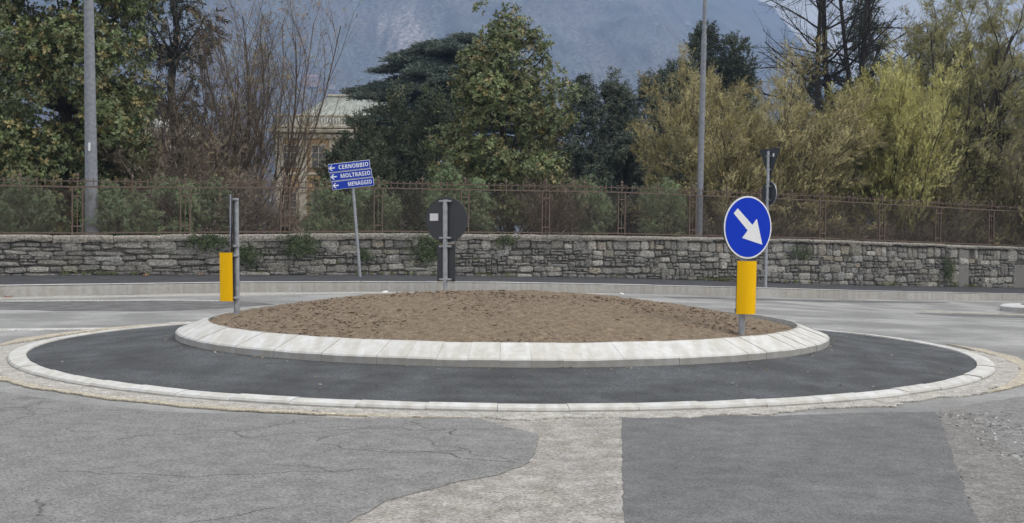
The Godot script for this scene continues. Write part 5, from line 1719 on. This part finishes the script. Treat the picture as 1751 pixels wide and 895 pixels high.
func mountain() -> void:
	hill_noise = FastNoiseLite.new()
	hill_noise.seed = 21
	hill_noise.frequency = 0.006
	hill_noise.fractal_octaves = 5
	hill_noise.fractal_gain = 0.55
	var rockn := FastNoiseLite.new()
	rockn.seed = 33
	rockn.frequency = 0.02
	rockn.fractal_octaves = 4
	var m := MB.new()
	var aa := range_f(-0.50, 0.50, 0.0042)
	var dd := range_f(520, 1600, 9.5)
	dd.append(1750.0)
	for d in dd:
		for a in aa:
			var y := slope_y(a, minf(d, 1600.0)) if d <= 1600.0 else slope_y(a, 1600.0) * 0.9
			var t := y / minf(d, 1600.0)
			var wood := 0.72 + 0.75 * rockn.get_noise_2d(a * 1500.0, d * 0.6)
			var c := Color(0.29, 0.315, 0.32) * wood  # woods painted paler and bluer than bare trees, adding haze that the fog lacks
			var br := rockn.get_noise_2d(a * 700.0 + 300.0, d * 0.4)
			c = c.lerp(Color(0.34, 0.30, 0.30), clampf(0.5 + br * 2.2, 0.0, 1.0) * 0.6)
			# the bare rock face
			var u: float = (a + 0.089 + (t - 0.165) * 0.22) / 0.019
			var v := (t - 0.168) / 0.022
			var face_ := 1.15 - sqrt(u * u + v * v) + rockn.get_noise_2d(a * 5200.0, d * 0.7) * 1.5
			if absf(v) < 1.6 and absf(u) < 1.7:
				c = c.lerp(Color(0.70, 0.63, 0.60), clampf(face_ * 1.3, 0.0, 0.9))
			var u2: float = (a + 0.128) / 0.010
			var v2 := (t - 0.176) / 0.009
			c = c.lerp(Color(0.36, 0.30, 0.28), clampf((0.8 - sqrt(u2 * u2 + v2 * v2) + rockn.get_noise_2d(a * 6000.0, d) * 1.2) * 1.2, 0.0, 0.6))
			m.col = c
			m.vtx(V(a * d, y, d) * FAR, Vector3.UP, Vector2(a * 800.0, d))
	var w := aa.size()
	for j in dd.size() - 1:
		for i in w - 1:
			var a := j * w + i
			m.face(a, a + 1, a + w + 1)
			m.face(a, a + w + 1, a + w)
	for j in dd.size():
		for i in w:
			var e1: Vector3 = m.v[j * w + mini(i + 1, w - 1)] - m.v[j * w + maxi(i - 1, 0)]
			var e2: Vector3 = m.v[mini(j + 1, dd.size() - 1) * w + i] - m.v[maxi(j - 1, 0) * w + i]
			m.n[j * w + i] = e1.cross(e2).normalized()
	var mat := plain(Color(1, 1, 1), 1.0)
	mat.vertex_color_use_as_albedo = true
	var tx := grain(512, 66, 0.72, 0.35, 0.7, 0.06, 0.0, 1.0, 0.03, 0.4)
	mat.albedo_texture = tx
	mat.uv1_scale = Vector3.ONE / 130.0
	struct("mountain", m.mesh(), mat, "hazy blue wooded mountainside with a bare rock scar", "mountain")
	# houses on the slope
	var houses := [[-0.167, 0.1235, 6.5, [0.55, 0.36, 0.31], "pink house on the wooded slope above the villa roof"], [0.142, 0.178, 3.6, [0.8, 0.8, 0.78], "white house high on the slope beside the slim lamp post"], [0.057, 0.162, 1.8, [0.7, 0.7, 0.68], "tiny white house high on the slope above the dark evergreens"], [-0.150, 0.123, 2.6, [0.7, 0.68, 0.62], "small cream house just east of the pink one"], [0.152, 0.183, 2.6, [0.7, 0.7, 0.68], "small pale house just east of the white house by the lamp post"]]
	for h in houses:
		var d := 560.0
		while d < 1590.0 and slope_y(h[0], d) / d < h[1]: d += 4.0
		var y := slope_y(h[0], d)
		var s: float = h[2] * FAR
		var o := thing("hill_house", V(h[0] * d, y - 0.5, d) * FAR, h[4], "house", "houses on the mountainside")
		var b := MB.new()
		b.box(Transform3D(Basis.IDENTITY, Vector3(0, s * 0.42, 0)), Vector3(s * 1.3, s * 0.84, s), 0.05)
		part("wall", b.mesh(), o, plain(lin(h[3][0], h[3][1], h[3][2]), 0.9))
		var rf := MB.new()
		var x := s * 0.74
		var z := s * 0.58
		var y0 := s * 0.84
		rf.quad(Vector3(-x, y0, z), Vector3(x, y0, z), Vector3(x * 0.5, y0 + s * 0.25, 0), Vector3(-x * 0.5, y0 + s * 0.25, 0))
		rf.quad(Vector3(x, y0, -z), Vector3(-x, y0, -z), Vector3(-x * 0.5, y0 + s * 0.25, 0), Vector3(x * 0.5, y0 + s * 0.25, 0))
		rf.tri(Vector3(x, y0, z), Vector3(x, y0, -z), Vector3(x * 0.5, y0 + s * 0.25, 0))
		rf.tri(Vector3(-x, y0, -z), Vector3(-x, y0, z), Vector3(-x * 0.5, y0 + s * 0.25, 0))
		part("roof", rf.mesh(), o, plain(lin(0.34, 0.20, 0.15), 0.9))
		for k in [-0.36, 0.0, 0.36]:
			var wi := MB.new()
			wi.box(Transform3D(Basis.IDENTITY, Vector3(k * s, s * 0.5, s * 0.5)), Vector3(s * 0.13, s * 0.2, 0.12))
			part("window", wi.mesh(), o, M.sign_back)

func park() -> void:
	var b := MB.new()
	for i in 40:
		var k := lerpf(-9.0, 24.0, i / 39.0)
		var w := wall_at(k)
		for q in [0.0, 1.5, 4.0, 12.0, 40.0, 90.0, 480.0]:
			var p: Vector2 = w + Vector2(-0.447, 0.894) * q
			var y := lerpf(steps(TOP, k) - 0.32, 0.45, clampf(q / 40.0, 0, 1))
			b.vtx(V(p.x, y, p.y), Vector3.UP, p)
	for i in 39:
		for j in 6:
			var a := i * 7 + j
			b.face(a, a + 7, a + 8)
			b.face(a, a + 8, a + 1)
	var tex := cloudy(512, 91, 0.03, Color(0.45, 0.42, 0.34), Color(1, 1, 1), 5)
	var m := plain(lin(0.11, 0.10, 0.055), 1.0)
	m.albedo_texture = tex
	m.uv1_scale = Vector3.ONE / 5.0
	struct("park_ground", b.mesh(), m, "leaf strewn grassy ground of the park behind the stone wall", "ground")

func _ready() -> void:
	# camera
	var cam := Camera3D.new()
	cam.name = "camera"
	cam.position = Vector3(0, 1.115, 0)
	cam.rotation_degrees = Vector3(-1.065, 0, 0.60)
	cam.fov = 24.39
	cam.near = 0.1
	cam.far = 9000.0
	add_child(cam)
	# sky, air and exposure
	var env := Environment.new()
	env.background_mode = Environment.BG_SKY
	var sk := ProceduralSkyMaterial.new()
	sk.sky_top_color = Color(0.83, 0.815, 0.795)
	sk.sky_horizon_color = Color(1.0, 0.975, 0.93)
	sk.sky_curve = 0.35
	sk.ground_bottom_color = Color(0.42, 0.42, 0.42)
	sk.ground_horizon_color = Color(0.6, 0.6, 0.6)
	sk.sun_angle_max = 0.0
	var sky := Sky.new()
	sky.sky_material = sk
	env.sky = sky
	env.background_energy_multiplier = 1.05
	env.tonemap_mode = Environment.TONE_MAPPER_LINEAR
	env.tonemap_exposure = 2.55
	env.fog_enabled = true
	env.fog_density = 0.0005
	env.fog_light_color = Color(0.66, 0.79, 1.0)
	env.sdfgi_enabled = true
	env.ssao_enabled = true
	env.ssil_enabled = true
	var we := WorldEnvironment.new()
	we.name = "sky"
	we.environment = env
	add_child(we)
	# a veiled sun, high to the east and behind the camera
	var sun := DirectionalLight3D.new()
	sun.name = "sun"
	sun.light_energy = 0.5
	sun.light_color = Color(1.0, 0.97, 0.92)
	sun.light_angular_distance = 24.0
	sun.shadow_enabled = true
	sun.rotation_degrees = Vector3(-48, 78, 0)
	add_child(sun)
	materials()
	roads()
	park()
	mountain()
	stone_wall()
	fence()
	villa()
	furniture()
	plants()
